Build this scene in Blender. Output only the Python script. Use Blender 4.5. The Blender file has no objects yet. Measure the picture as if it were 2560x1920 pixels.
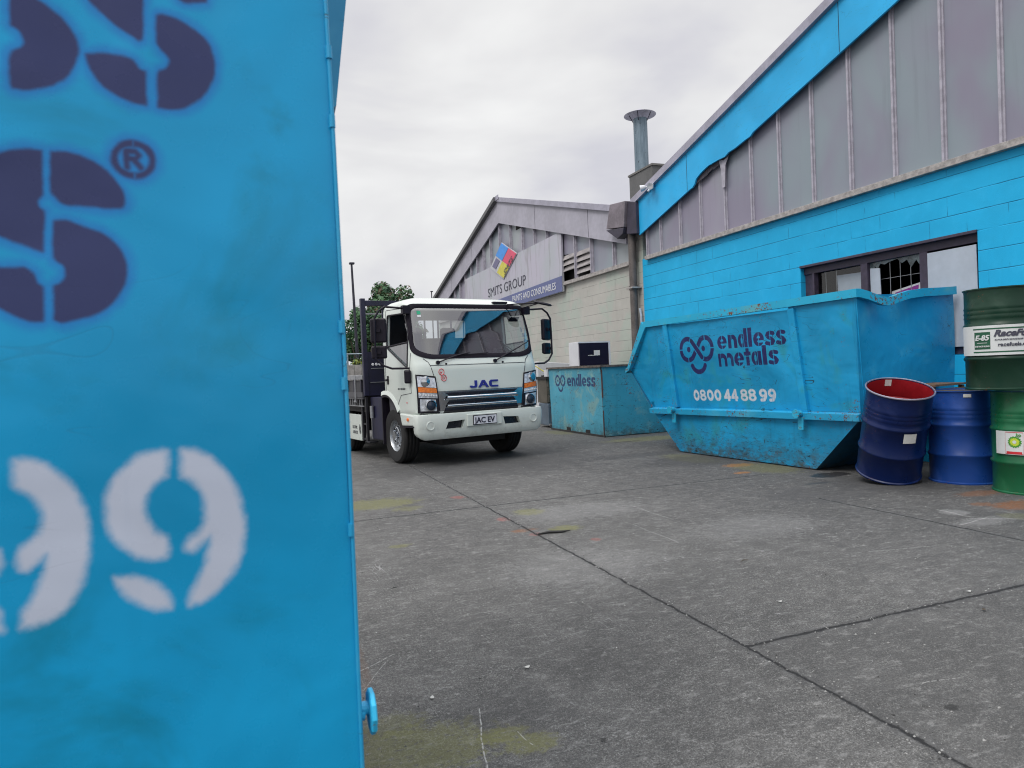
import bpy, bmesh, math, random
import numpy as np
from mathutils import Vector, Matrix
random.seed(7)
S = bpy.context.scene
COL = S.collection
rad = math.radians
# ------------------------------------------------------------------ camera
cam_d = bpy.data.cameras.new('camera'); cam = bpy.data.objects.new('camera', cam_d); COL.objects.link(cam)
yaw, pitch, roll = 0.360014, -0.0201965, -0.0419358
fw = Vector((math.sin(yaw)*math.cos(pitch), math.cos(yaw)*math.cos(pitch), math.sin(pitch)))
rt = Vector((math.cos(yaw), -math.sin(yaw), 0)); up = rt.cross(fw)
r2 = rt*math.cos(roll)+up*math.sin(roll); u2 = up*math.cos(roll)-rt*math.sin(roll)
cam.matrix_world = Matrix(((r2.x,u2.x,-fw.x,0),(r2.y,u2.y,-fw.y,0),(r2.z,u2.z,-fw.z,1.25),(0,0,0,1)))
cam_d.sensor_fit = 'HORIZONTAL'; cam_d.sensor_width = 36; cam_d.lens = 1722.84/2560*36
cam_d.clip_start = .05; cam_d.clip_end = 3000
cam_d.dof.use_dof = True; cam_d.dof.focus_distance = 9.5; cam_d.dof.aperture_fstop = 8.0
S.camera = cam
S.cycles.filter_width = 1.1
# ------------------------------------------------------------------ light
S.view_settings.view_transform = 'Standard'; S.view_settings.look = 'None'
S.view_settings.gamma = 1; S.view_settings.exposure = 0.0
SUN_EL, SUN_AZ = 50, -115          # azimuth clockwise from +Y
W = bpy.data.worlds.new('World'); S.world = W; W.use_nodes = True
nt = W.node_tree; nt.nodes.clear()
def wn(t, **k):
    n = nt.nodes.new(t)
    for a, b in k.items(): setattr(n, a, b)
    return n
out = wn('ShaderNodeOutputWorld'); bg = wn('ShaderNodeBackground'); bg.inputs[1].default_value = .1
sky = wn('ShaderNodeTexSky', sky_type='NISHITA', sun_disc=False, sun_elevation=rad(SUN_EL), sun_rotation=rad(SUN_AZ))
tc = wn('ShaderNodeTexCoord'); mp = wn('ShaderNodeMapping'); mp.inputs['Scale'].default_value = (1, 1, 2.6)
nt.links.new(tc.outputs['Generated'], mp.inputs[0])
nz = wn('ShaderNodeTexNoise'); nz.inputs['Scale'].default_value = 2.1; nz.inputs['Detail'].default_value = 5; nz.inputs['Roughness'].default_value = .48; nz.inputs['Distortion'].default_value = .35
nt.links.new(mp.outputs[0], nz.inputs['Vector'])
cr = wn('ShaderNodeValToRGB')
e = cr.color_ramp.elements
e[0].position = .38; e[0].color = (6.8, 6.75, 7.3, 1); e[1].position = .62; e[1].color = (9.7, 9.7, 9.6, 1)
m_ = cr.color_ramp.elements.new(.5); m_.color = (8.4, 8.35, 8.4, 1)
nt.links.new(nz.outputs['Fac'], cr.inputs[0])
sx = wn('ShaderNodeSeparateXYZ'); nt.links.new(tc.outputs['Generated'], sx.inputs[0])
mr = wn('ShaderNodeMapRange', interpolation_type='SMOOTHSTEP'); nt.links.new(sx.outputs[2], mr.inputs[0])
mr.inputs[1].default_value = .5; mr.inputs[2].default_value = .95; mr.inputs[3].default_value = 1.0; mr.inputs[4].default_value = 3.3
mu = wn('ShaderNodeVectorMath', operation='SCALE'); nt.links.new(cr.outputs[0], mu.inputs[0]); nt.links.new(mr.outputs[0], mu.inputs['Scale'])
mx = wn('ShaderNodeMix', data_type='RGBA'); mx.inputs[0].default_value = .93
nt.links.new(sky.outputs[0], mx.inputs[6]); nt.links.new(mu.outputs[0], mx.inputs[7])
nt.links.new(mx.outputs[2], bg.inputs[0]); nt.links.new(bg.outputs[0], out.inputs[0])
sd = bpy.data.lights.new('sun', 'SUN'); sd.energy = 1.5; sd.angle = rad(22); sd.color = (1, .965, .92)
sun = bpy.data.objects.new('sun', sd); COL.objects.link(sun)
sv = Vector((math.sin(rad(SUN_AZ))*math.cos(rad(SUN_EL)), math.cos(rad(SUN_AZ))*math.cos(rad(SUN_EL)), math.sin(rad(SUN_EL))))
sun.rotation_euler = sv.to_track_quat('Z', 'Y').to_euler(); sun.location = (-6, -3, 12)

# ------------------------------------------------------------------ node helper
class G:
    def __init__(s, name):
        s.mat = bpy.data.materials.new(name); s.mat.use_nodes = True
        s.nt = s.mat.node_tree; s.b = s.nt.nodes['Principled BSDF']; s._tc = None
    def node(s, t, **k):
        n = s.nt.nodes.new(t)
        for a, b in k.items(): setattr(n, a, b)
        return n
    def link(s, v, sock):
        if isinstance(v, bpy.types.NodeSocket): s.nt.links.new(v, sock)
        elif isinstance(v, (tuple, list)):
            sock.default_value = tuple(v)+(1,) if (len(v) == 3 and len(sock.default_value) == 4) else tuple(v)
        else: sock.default_value = v
    def obj(s):
        if not s._tc: s._tc = s.node('ShaderNodeTexCoord')
        return s._tc.outputs['Object']
    def m(s, op, a, b=None, c=None, clamp=False):
        n = s.node('ShaderNodeMath', operation=op, use_clamp=clamp); s.link(a, n.inputs[0])
        if b is not None: s.link(b, n.inputs[1])
        if c is not None: s.link(c, n.inputs[2])
        return n.outputs[0]
    def scale(s, vec, sc, off=(0, 0, 0)):
        n = s.node('ShaderNodeMapping'); s.link(vec, n.inputs[0]); n.inputs['Scale'].default_value = sc; n.inputs['Location'].default_value = off
        return n.outputs[0]
    def noise(s, sc, det=4, ro=.55, vec=None, dist=0):
        n = s.node('ShaderNodeTexNoise'); s.link(vec or s.obj(), n.inputs['Vector'])
        n.inputs['Scale'].default_value = sc; n.inputs['Detail'].default_value = det; n.inputs['Roughness'].default_value = ro; n.inputs['Distortion'].default_value = dist
        return n.outputs['Fac']
    def vor(s, sc, vec=None, feat='F1'):
        n = s.node('ShaderNodeTexVoronoi', feature=feat); s.link(vec or s.obj(), n.inputs['Vector']); n.inputs['Scale'].default_value = sc
        return n.outputs['Distance']
    def ss(s, x, a, b, lo=0, hi=1):
        n = s.node('ShaderNodeMapRange', interpolation_type='SMOOTHSTEP'); s.link(x, n.inputs[0])
        if a > b: a, b, lo, hi = b, a, hi, lo
        n.inputs[1].default_value = a; n.inputs[2].default_value = b; n.inputs[3].default_value = lo; n.inputs[4].default_value = hi
        return n.outputs[0]
    def mix(s, f, a, b, mode='MIX'):
        n = s.node('ShaderNodeMix', data_type='RGBA', blend_type=mode); s.link(f, n.inputs[0]); s.link(a, n.inputs[6]); s.link(b, n.inputs[7])
        return n.outputs[2]
    def xyz(s, v):
        n = s.node('ShaderNodeSeparateXYZ'); s.link(v, n.inputs[0]); return n.outputs
    def attr(s, name):
        n = s.node('ShaderNodeAttribute', attribute_name=name); return n.outputs['Fac']
    def bump(s, h, st=.3, d=.01, prev=None):
        n = s.node('ShaderNodeBump'); n.inputs['Strength'].default_value = st; n.inputs['Distance'].default_value = d; s.link(h, n.inputs['Height'])
        if prev: s.link(prev, n.inputs['Normal'])
        return n.outputs[0]
    def out(s, col=None, rough=None, metal=None, nrm=None, spec=None):
        if col is not None: s.link(col, s.b.inputs['Base Color'])
        if rough is not None: s.link(rough, s.b.inputs['Roughness'])
        if metal is not None: s.link(metal, s.b.inputs['Metallic'])
        if nrm is not None: s.link(nrm, s.b.inputs['Normal'])
        if spec is not None: s.link(spec, s.b.inputs['Specular IOR Level'])
        return s.mat

def plain(name, col, rough=.6, metal=0, var=.12, sc=6, bump=0, spec=None):
    g = G(name); n = g.noise(sc, 5); n2 = g.noise(sc*7, 3)
    f = g.m('MULTIPLY_ADD', n, .7, g.m('MULTIPLY', n2, .3))
    d = tuple(c*(1-var) for c in col); l = tuple(min(1, c*(1+var)) for c in col)
    c = g.mix(g.ss(f, .35, .65), d, l)
    return g.out(c, g.ss(n, .2, .8, rough*.85, min(1, rough*1.15)), metal, g.bump(n2, bump, .004) if bump else None, spec)

def painted(name, col, rough=.38, rust=.3, grime=.0, wear=.3, zlow=None, attrs=(), var=.1, dent=.25, pale=(.12, .42, .52), streak=.0, dull=0, coat=0, scrk=1):
    """weathered enamel on sheet steel: tonal drift, fine scratches, rust chips, dirt near the ground"""
    g = G(name); o = g.obj(); X, Y, Z = g.xyz(o)
    big = g.noise(1.3, 3, .5); mid = g.noise(7, 5, .6)
    c = g.mix(g.ss(big, .3, .7), tuple(v*(1-var) for v in col), tuple(v*(1+var) for v in col))
    fade = g.m('MULTIPLY', g.ss(g.noise(2.6, 5, .6, dist=.6), .5, .72), wear)
    c = g.mix(fade, c, pale)
    rr = rough
    for nm, cc, soft in attrs:
        d = g.attr(nm)
        jit = g.m('MULTIPLY_ADD', g.noise(45, 4, .6), soft*.8, -soft*.4)
        f = g.ss(g.m('ADD', d, jit), soft, -soft*.25)
        if soft < .006: f = g.m('MULTIPLY', f, g.ss(g.noise(24, 6, .7), .28, .4))
        c = g.mix(f, c, cc)
    if streak:
        st = g.noise(1, 5, .6, g.scale(o, (14, 14, .9)))
        c = g.mix(g.m('MULTIPLY', g.ss(st, .55, .75), streak), c, tuple(v*.55 for v in col))
    # scratches: stretched noise crossing 0.5
    s1 = g.m('ABSOLUTE', g.m('SUBTRACT', g.noise(1, 2, .5, g.scale(o, (1.6, 1.6, 7)), 1.2), .5))
    s2 = g.m('ABSOLUTE', g.m('SUBTRACT', g.noise(1, 2, .5, g.scale(o, (4.5, 4.5, 3.1), (3, 1, 2)), 2.2), .5))
    scr = g.m('MAXIMUM', g.m('MULTIPLY', g.ss(s1, .005, .0012), g.ss(g.noise(1.7, 2), .50, .57)), g.m('MULTIPLY', g.ss(s2, .005, .0012), g.ss(g.noise(2.3, 2, vec=g.scale(o, (1, 1, 1), (9, 4, 1))), .55, .61)))
    scr = g.m('MULTIPLY', scr, min(1, wear*2.2)*scrk)
    c = g.mix(scr, c, (.02, .035, .04))
    # rust chips
    rn = g.noise(30, 8, .74); rm = g.noise(2.1, 3, .5, g.scale(o, (1, 1, 1), (5, 2, 7)))
    thr = g.m('SUBTRACT', g.m('ADD', rn, g.m('MULTIPLY', rm, .45)), 1.005-.2*rust)
    rf = g.ss(thr, -.005, .012)
    if zlow is not None:
        low = g.ss(g.m('ADD', Z, g.m('MULTIPLY', mid, .25)), zlow+.05, zlow-.35)
        dn = g.ss(g.noise(9, 9, .72, g.scale(o, (1, 1, 1.6))), .34, .68)
        low2 = g.ss(g.m('ADD', Z, g.m('MULTIPLY', mid, .2)), zlow*.62, zlow*.1)
        c = g.mix(g.m('MULTIPLY', g.m('MULTIPLY', low, dn), grime*.55), c, (.05, .12, .14)); c = g.mix(g.m('MULTIPLY', g.m('MULTIPLY', low2, dn), grime), c, (.06, .065, .055))
        dk = g.ss(g.noise(34, 9, .78, g.scale(o, (.45, .45, 1.7), (2, 2, 2))), .56, .61)
        c = g.mix(g.m('MULTIPLY', g.m('MULTIPLY', low, dk), min(1, grime*1.2)), c, (.016, .016, .018))
        dk2 = g.ss(g.noise(24, 9, .78, g.scale(o, (.6, .6, 1.4), (7, 2, 2))), .61, .65)
        c = g.mix(g.m('MULTIPLY', g.m('MULTIPLY', low, dk2), .7), c, (.08, .035, .025))
        sl1 = g.m('ABSOLUTE', g.m('SUBTRACT', g.noise(1, 3, .6, g.scale(o, (5, 5, 16)), 1.8), .5)); c = g.mix(g.m('MULTIPLY', g.m('MULTIPLY', g.ss(sl1, .006, .002), low), g.ss(g.noise(4, 3), .45, .55)), c, (.02, .03, .035))
    c = g.mix(rf, c, g.mix(g.ss(g.noise(60, 3), .4, .6), (.055, .022, .014), (.17, .06, .025)))
    if dull: c = g.mix(dull, c, (.3, .33, .34))
    r_ = g.m('ADD', g.ss(mid, .3, .7, rough*.8, rough*1.25), g.m('MULTIPLY', rf, .35), clamp=True)
    nb = g.bump(g.noise(1.9, 3, .5, dist=.3), dent, .05)
    nb = g.bump(g.m('SUBTRACT', g.m('MULTIPLY', g.noise(110, 2), .15), g.m('ADD', scr, rf)), .25, .002, nb)
    if coat: g.b.inputs['Coat Weight'].default_value = coat
    return g.out(c, r_, 0, nb, .34)

# ------------------------------------------------------------------ mesh helper
class MB:
    def __init__(s): s.v = []; s.f = []; s.mi = []
    def add(s, v, f, mi=0):
        o = len(s.v); s.v += [tuple(p) for p in v]; s.f += [tuple(i+o for i in q) for q in f]; s.mi += [mi]*len(f); return s
    def box(s, x0, x1, y0, y1, z0, z1, mi=0):
        return s.hexa([(x0,y0,z0),(x1,y0,z0),(x1,y1,z0),(x0,y1,z0),(x0,y0,z1),(x1,y0,z1),(x1,y1,z1),(x0,y1,z1)], mi)
    def hexa(s, p, mi=0):
        return s.add(p, [(0,3,2,1),(4,5,6,7),(0,1,5,4),(1,2,6,5),(2,3,7,6),(3,0,4,7)], mi)
    def prism(s, poly, axis, a, b, mi=0):
        def P(p, t): return {'y': (p[0], t, p[1]), 'x': (t, p[0], p[1]), 'z': (p[0], p[1], t)}[axis]
        n = len(poly); v = [P(p, a) for p in poly]+[P(p, b) for p in poly]
        f = [tuple(range(n)), tuple(range(2*n-1, n-1, -1))]+[(i, (i+1) % n, n+(i+1) % n, n+i) for i in range(n)]
        return s.add(v, f, mi)
    def tube(s, pts, r, n=8, mi=0, cap=True, closed=False):
        pts = [Vector(p) for p in pts]; N = len(pts); rs = r if isinstance(r, (list, tuple)) else [r]*N
        t0 = (pts[1]-pts[0]).normalized(); a = t0.orthogonal().normalized(); v = []; f = []; prev = t0
        for i, p in enumerate(pts):
            if closed: t = (pts[(i+1) % N]-pts[i-1]).normalized()
            else: t = ((pts[min(i+1, N-1)]-p).normalized()+(p-pts[max(i-1, 0)]).normalized()).normalized() if 0 < i < N-1 else (pts[min(i+1, N-1)]-pts[max(i-1, 0)]).normalized()
            a = (prev.rotation_difference(t)@a); a = (a-t*a.dot(t)).normalized(); prev = t; b = t.cross(a)
            for k in range(n):
                q = 2*math.pi*k/n; v.append(p+(a*math.cos(q)+b*math.sin(q))*rs[i])
        for i in range(N if closed else N-1):
            j = (i+1) % N
            for k in range(n): f.append((i*n+k, i*n+(k+1) % n, j*n+(k+1) % n, j*n+k))
        if cap and not closed: f += [tuple(range(n))[::-1], tuple(range((N-1)*n, N*n))]
        return s.add(v, f, mi)
    def lathe(s, prof, c=(0,0,0), axis='z', n=32, mi=0, cap=True):
        v = []; f = []; m = len(prof)
        for r, h in prof:
            for k in range(n):
                q = 2*math.pi*k/n; a, b = r*math.cos(q), r*math.sin(q)
                p = {'z': (a, b, h), 'x': (h, a, b), 'y': (a, h, b)}[axis]
                v.append((p[0]+c[0], p[1]+c[1], p[2]+c[2]))
        for i in range(m-1):
            for k in range(n): f.append((i*n+k, i*n+(k+1) % n, (i+1)*n+(k+1) % n, (i+1)*n+k))
        if cap: f += [tuple(range(n))[::-1], tuple(range((m-1)*n, m*n))]
        return s.add(v, f, mi)
    def quad(s, a, b, c, d, mi=0): return s.add([a, b, c, d], [(0, 1, 2, 3)], mi)
    def sheet(s, fn, us, vs, mi=0):
        v = [fn(u, w) for w in vs for u in us]; n = len(us)
        return s.add(v, [(j*n+i, j*n+i+1, (j+1)*n+i+1, (j+1)*n+i) for j in range(len(vs)-1) for i in range(n-1)], mi)
    def build(s, name, mats, parent=None, smooth=False, bevel=0, fix=True, ang=35):
        me = bpy.data.meshes.new(name); me.from_pydata(s.v, [], s.f)
        if not isinstance(mats, (list, tuple)): mats = [mats]
        for m in mats: me.materials.append(m)
        for p, i in zip(me.polygons, s.mi): p.material_index = i
        if fix:
            bm = bmesh.new(); bm.from_mesh(me); bmesh.ops.recalc_face_normals(bm, faces=bm.faces); bm.to_mesh(me); bm.free()
        if smooth:
            me.polygons.foreach_set('use_smooth', [True]*len(me.polygons)); me.set_sharp_from_angle(angle=rad(ang))
        o = bpy.data.objects.new(name, me); COL.objects.link(o)
        if parent: o.parent = parent
        if bevel:
            b = o.modifiers.new('bevel', 'BEVEL'); b.width = bevel; b.segments = 2; b.limit_method = 'ANGLE'; b.angle_limit = rad(40); b.harden_normals = False
        return o
def tag(o, label=None, cat=None, group=None, kind=None):
    if label: o['label'] = label
    if cat: o['category'] = cat
    if group: o['group'] = group
    if kind: o['kind'] = kind
    return o
def thing(name, label, cat, loc=(0,0,0), rz=0, group=None):
    o = bpy.data.objects.new(name, None); COL.objects.link(o); o.location = loc; o.rotation_euler = (0, 0, rz); o.empty_display_size = .2
    return tag(o, label, cat, group)
def copy_tree(o, parent=None):
    c = o.copy(); COL.objects.link(c); c.parent = parent
    for ch in list(o.children): copy_tree(ch, c)
    return c
def cut(o, cutters, op='DIFFERENCE'):
    bpy.context.view_layer.update()
    for c in cutters:
        md = o.modifiers.new('b', 'BOOLEAN'); md.operation = op; md.object = c; md.solver = 'EXACT'
    bpy.context.view_layer.update()
    dg = bpy.context.evaluated_depsgraph_get()
    me = bpy.data.meshes.new_from_object(o.evaluated_get(dg)); old = o.data; o.modifiers.clear(); o.data = me; me.name = o.name
    for c in cutters: bpy.data.objects.remove(c, do_unlink=True)
    me.polygons.foreach_set('use_smooth', [True]*len(me.polygons)); me.set_sharp_from_angle(angle=rad(35))
    return o
def text(name, s, size, fn, mat, parent=None, off=0.0, xs=1.0, ex=.0015, align='LEFT', shear=0, space=1.0, w=None):
    cu = bpy.data.curves.new('t', 'FONT'); cu.body = s; cu.size = size; cu.offset = off; cu.align_x = align; cu.shear = shear; cu.space_character = space
    cu.extrude = ex; cu.resolution_u = 4
    to = bpy.data.objects.new('t', cu); COL.objects.link(to); bpy.context.view_layer.update()
    me = bpy.data.meshes.new_from_object(to.evaluated_get(bpy.context.evaluated_depsgraph_get()))
    bpy.data.objects.remove(to, do_unlink=True)
    if w: m0 = min(v.co.x for v in me.vertices); xs = w/(max(v.co.x for v in me.vertices)-m0)
    for v in me.vertices: v.co = fn(v.co.x*xs, v.co.y, v.co.z)
    me.materials.clear(); me.materials.append(mat); me.name = name
    o = bpy.data.objects.new(name, me); COL.objects.link(o)
    if parent: o.parent = parent
    return o
def flat(x0, y, z0):      # text plane facing -Y of its parent
    return lambda a, b, c: (x0+a, y-c-.0016, z0+b)

# ------------------------------------------------------------------ painted-letter engine: signed distances on a grid mesh
def smooth_poly(P, k=4):
    P = np.array(P, float); n = len(P); o = []
    for i in range(n):
        a, b, c, d = P[i-1], P[i], P[(i+1) % n], P[(i+2) % n]
        # keep hard corners
        def corner(p, q, r):
            u, v = q-p, r-q; return np.dot(u, v)/(np.linalg.norm(u)*np.linalg.norm(v)+1e-9) < .55
        m1 = (c-a)/2 if not corner(a, b, c) else (c-b)*.9
        m2 = (d-b)/2 if not corner(b, c, d) else (c-b)*.9
        L = np.linalg.norm(c-b)
        for m in (m1, m2):
            l = np.linalg.norm(m)
            if l > 1.3*L: m *= 1.3*L/l
        for t in np.arange(k)/k:
            o.append((2*t**3-3*t*t+1)*b+(t**3-2*t*t+t)*m1+(-2*t**3+3*t*t)*c+(t**3-t*t)*m2)
    return np.array(o)
def sd_poly(X, Z, P):
    d = np.full(X.shape, 1e9); ins = np.zeros(X.shape, bool); n = len(P)
    for i in range(n):
        a, b = P[i-1], P[i]; e = b-a; wx, wz = X-a[0], Z-a[1]
        t = np.clip((wx*e[0]+wz*e[1])/(e@e+1e-12), 0, 1); d = np.minimum(d, (wx-e[0]*t)**2+(wz-e[1]*t)**2)
        c = ((a[1] > Z) != (b[1] > Z)); 
        with np.errstate(divide='ignore', invalid='ignore'): xx = (b[0]-a[0])*(Z-a[1])/(b[1]-a[1]+1e-12)+a[0]
        ins ^= c & (X < xx)
    d = np.sqrt(d); return np.where(ins, -d, d)
def sd_line(X, Z, pts, w):
    d = np.full(X.shape, 1e9)
    for (a, b) in zip(pts[:-1], pts[1:]):
        ex, ez = b[0]-a[0], b[1]-a[1]; wx, wz = X-a[0], Z-a[1]
        t = np.clip((wx*ex+wz*ez)/(ex*ex+ez*ez+1e-12), 0, 1); d = np.minimum(d, np.hypot(wx-ex*t, wz-ez*t))
    return d-w/2
def sd_box(X, Z, x0, x1, z0, z1):
    qx = np.abs(X-(x0+x1)/2)-(x1-x0)/2; qz = np.abs(Z-(z0+z1)/2)-(z1-z0)/2
    return np.hypot(np.maximum(qx, 0), np.maximum(qz, 0))+np.minimum(np.maximum(qx, qz), 0)
def sd_ell(X, Z, cx, cz, a, b):
    k = np.hypot((X-cx)/a, (Z-cz)/b); k2 = np.hypot((X-cx)/a**2, (Z-cz)/b**2)+1e-9
    return k*(k-1)/k2
mn, mxm = np.minimum, np.maximum
def arc(cx, cz, a, b, t0, t1, n=14): return [(cx+a*math.cos(rad(t0+(t1-t0)*i/n)), cz+b*math.sin(rad(t0+(t1-t0)*i/n))) for i in range(n+1)]
def glyph(ch, X, Z, w, g=.06, st=.31):
    """heavy round stencil letter in a box w wide, x-height 1 (digits 1 high); returns signed distance"""
    h = st/2; cx = w/2
    ring = lambda: mxm(sd_ell(X, Z, cx, .5, w/2, .5), -sd_ell(X, Z, cx, .5, w/2-st, .5-st*.8))
    vgap = lambda d, c=cx, z0=-.2, z1=1.6: mxm(d, -sd_box(X, Z, c-g/2, c+g/2, z0, z1))
    hgap = lambda d, c, x0=-.2, x1=2: mxm(d, -sd_box(X, Z, x0, x1, c-g/2, c+g/2))
    if ch == 'l': return sd_box(X, Z, 0, w, 0, 1.38)
    if ch == 'e':
        d = mxm(ring(), -sd_box(X, Z, cx, w+.3, .24, .40)); d = mn(d, sd_box(X, Z, .14, w-.05, .40, .56)); return vgap(d)
    if ch in 'da':
        bw = w-st*.55; d = mxm(sd_ell(X, Z, bw/2, .5, bw/2, .5), -sd_ell(X, Z, bw/2, .5, bw/2-st*.85, .5-st*.8)); d = vgap(d, bw/2)
        d = mxm(d, -sd_box(X, Z, w-st-g, w, -.2, 1.5)); return mn(d, sd_box(X, Z, w-st, w, 0, 1.38 if ch == 'd' else 1))
    if ch == 'n':
        d = mxm(sd_ell(X, Z, cx+.04, .5, w/2-.04, .5), -sd_ell(X, Z, cx+.02, .42, w/2-st, .27)); d = mxm(d, -sd_box(X, Z, -1, w-st, -1, .42)); d = mn(d, sd_box(X, Z, w-st, w, 0, .5))
        d = mxm(d, -sd_box(X, Z, -1, st+g, -1, 2)); return mn(d, sd_box(X, Z, 0, st, 0, 1))
    if ch == 'm':
        d = sd_box(X, Z, 0, .24, 0, 1)
        hw = (w-.24)/2
        for k in (0, 1):
            x0 = .24+k*hw-(.24 if k else 0)
            e_ = mxm(sd_ell(X, Z, .24+k*hw+hw/2-.12, .5, hw/2+.12, .5), -sd_ell(X, Z, .24+k*hw+hw/2-.12, .45, hw/2-.12, .22))
            e_ = mxm(e_, -sd_box(X, Z, -1, .24+(k+1)*hw-.24, -1, .45)); e_ = mn(e_, sd_box(X, Z, .24+(k+1)*hw-.24, .24+(k+1)*hw, 0, .5))
            e_ = mxm(e_, -sd_box(X, Z, -1, .24+k*hw+g*.7, -1, 2)); d = mn(d, e_)
        return d
    if ch == 't': return hgap(mn(sd_box(X, Z, w*.3, w*.3+st, 0, 1.25), sd_box(X, Z, 0, w, .74, 1.0)), .68)
    if ch == 's':
        p = arc(cx, .70, w/2-h, .30-h*.75, 20, 180, 10)+[(w*.62, .48)] if False else [(w-.13, .83), (cx+.05, .885), (.24, .84), (.16, .70), (.26, .58), (w-.26, .42), (w-.15, .29), (w-.24, .155), (cx-.05, .11), (.1, .17)]
        return vgap(sd_line(X, Z, p, st*.86))
    if ch == '0': return vgap(mxm(sd_ell(X, Z, cx, .5, w/2, .5), -sd_ell(X, Z, cx, .5, w/2-st*.62, .5-st*.7)))
    if ch == '8':
        d = mn(mxm(sd_ell(X, Z, cx, .73, w/2-.03, .27), -sd_ell(X, Z, cx, .73, w/2-st*.66, .12)), mxm(sd_ell(X, Z, cx, .28, w/2, .28), -sd_ell(X, Z, cx, .28, w/2-st*.62, .13))); return vgap(d)
    if ch == '9':
        d = mxm(sd_ell(X, Z, cx, .66, w/2, .34), -sd_ell(X, Z, cx, .66, w/2-st*.64, .16)); d = mn(d, sd_line(X, Z, [(w-.1, .6), (w-.13, .38), (w-.3, .1), (.17, .08)], st*.68)); return vgap(d)
    if ch == '4': return vgap(mn(sd_box(X, Z, w*.56, w*.56+st*.72, 0, 1), mn(sd_line(X, Z, [(w*.66, .93), (.1, .34)], st*.62), sd_box(X, Z, 0, w, .2, .38))), w*.5)
    return np.full(X.shape, 1e9)
def words(X, Z, items, d=None):
    """items: (char, x0, x1, zbase, height)"""
    d = np.full(X.shape, 1e9) if d is None else d
    for ch, x0, x1, zb, h in items:
        sel = (X > x0-.08) & (X < x1+.08)
        if sel.any():
            r = glyph(ch, (X[sel]-x0)/h, (Z[sel]-zb)/h, (x1-x0)/h)*h
            d[sel] = np.minimum(d[sel], r)
    return d
def face_logo(X, Z, cx, cz, k):
    """looped-eyes emblem: two linked rings, pupils and a smile; k = overall width"""
    x = (X-cx)/k; z = (Z-cz)/k; r = .205; c = .258; w = .092
    A = arc(-c, 0, r, r+.01, 52, 308, 22); B = arc(c, 0, r, r+.01, -128, 128, 22)
    d = mn(sd_line(x, z, A, w), sd_line(x, z, B, w))
    up_ = sd_line(x, z, [A[-1], (0, 0), B[-1]], w)           # rising stroke
    dn_ = sd_line(x, z, [A[0], (0, 0), B[0]], w)
    d = mn(mxm(mn(d, up_), -(dn_-.022)), dn_)
    for gx in (-c-r, c+r): d = mxm(d, -sd_box(x, z, gx-.07, gx+.07, -.012, .012))
    for gx in (-c, c): d = mxm(d, -sd_box(x, z, gx-.012, gx+.012, -.3, -.12)) if gx < 0 else mxm(d, -sd_box(x, z, gx-.012, gx+.012, .12, .3))
    d = mn(d, mn(sd_ell(x, z, -c+.03, 0, .05, .055), sd_ell(x, z, c-.06, 0, .05, .055)))
    d = mn(d, sd_line(x, z, arc(.02, -.27, .2, .19, 200, 340, 16), w))
    return d*k
def grid_panel(name, x0, x1, z0, z1, nx, nz, yfn, mat, parent, fields):
    xs = np.linspace(x0, x1, nx); zs = np.linspace(z0, z1, nz); X, Z = np.meshgrid(xs, zs); X = X.ravel(); Z = Z.ravel(); Y = yfn(X, Z)*np.ones(X.shape)
    me = bpy.data.meshes.new(name); I = np.arange(nx*nz).reshape(nz, nx)
    F = np.stack([I[:-1, :-1], I[:-1, 1:], I[1:, 1:], I[1:, :-1]], -1).reshape(-1, 4)
    me.vertices.add(nx*nz); me.vertices.foreach_set('co', np.stack([X, Y, Z], 1).ravel())
    me.loops.add(F.size); me.loops.foreach_set('vertex_index', F.ravel()); me.polygons.add(len(F))
    me.polygons.foreach_set('loop_start', np.arange(len(F))*4); me.polygons.foreach_set('use_smooth', np.ones(len(F), bool)); me.update(calc_edges=True)
    for k, fn in fields.items():
        a = me.attributes.new(k, 'FLOAT', 'POINT'); a.data.foreach_set('value', fn(X, Z).astype(np.float32))
    me.materials.append(mat); o = bpy.data.objects.new(name, me); COL.objects.link(o); o.parent = parent
    return o
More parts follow.
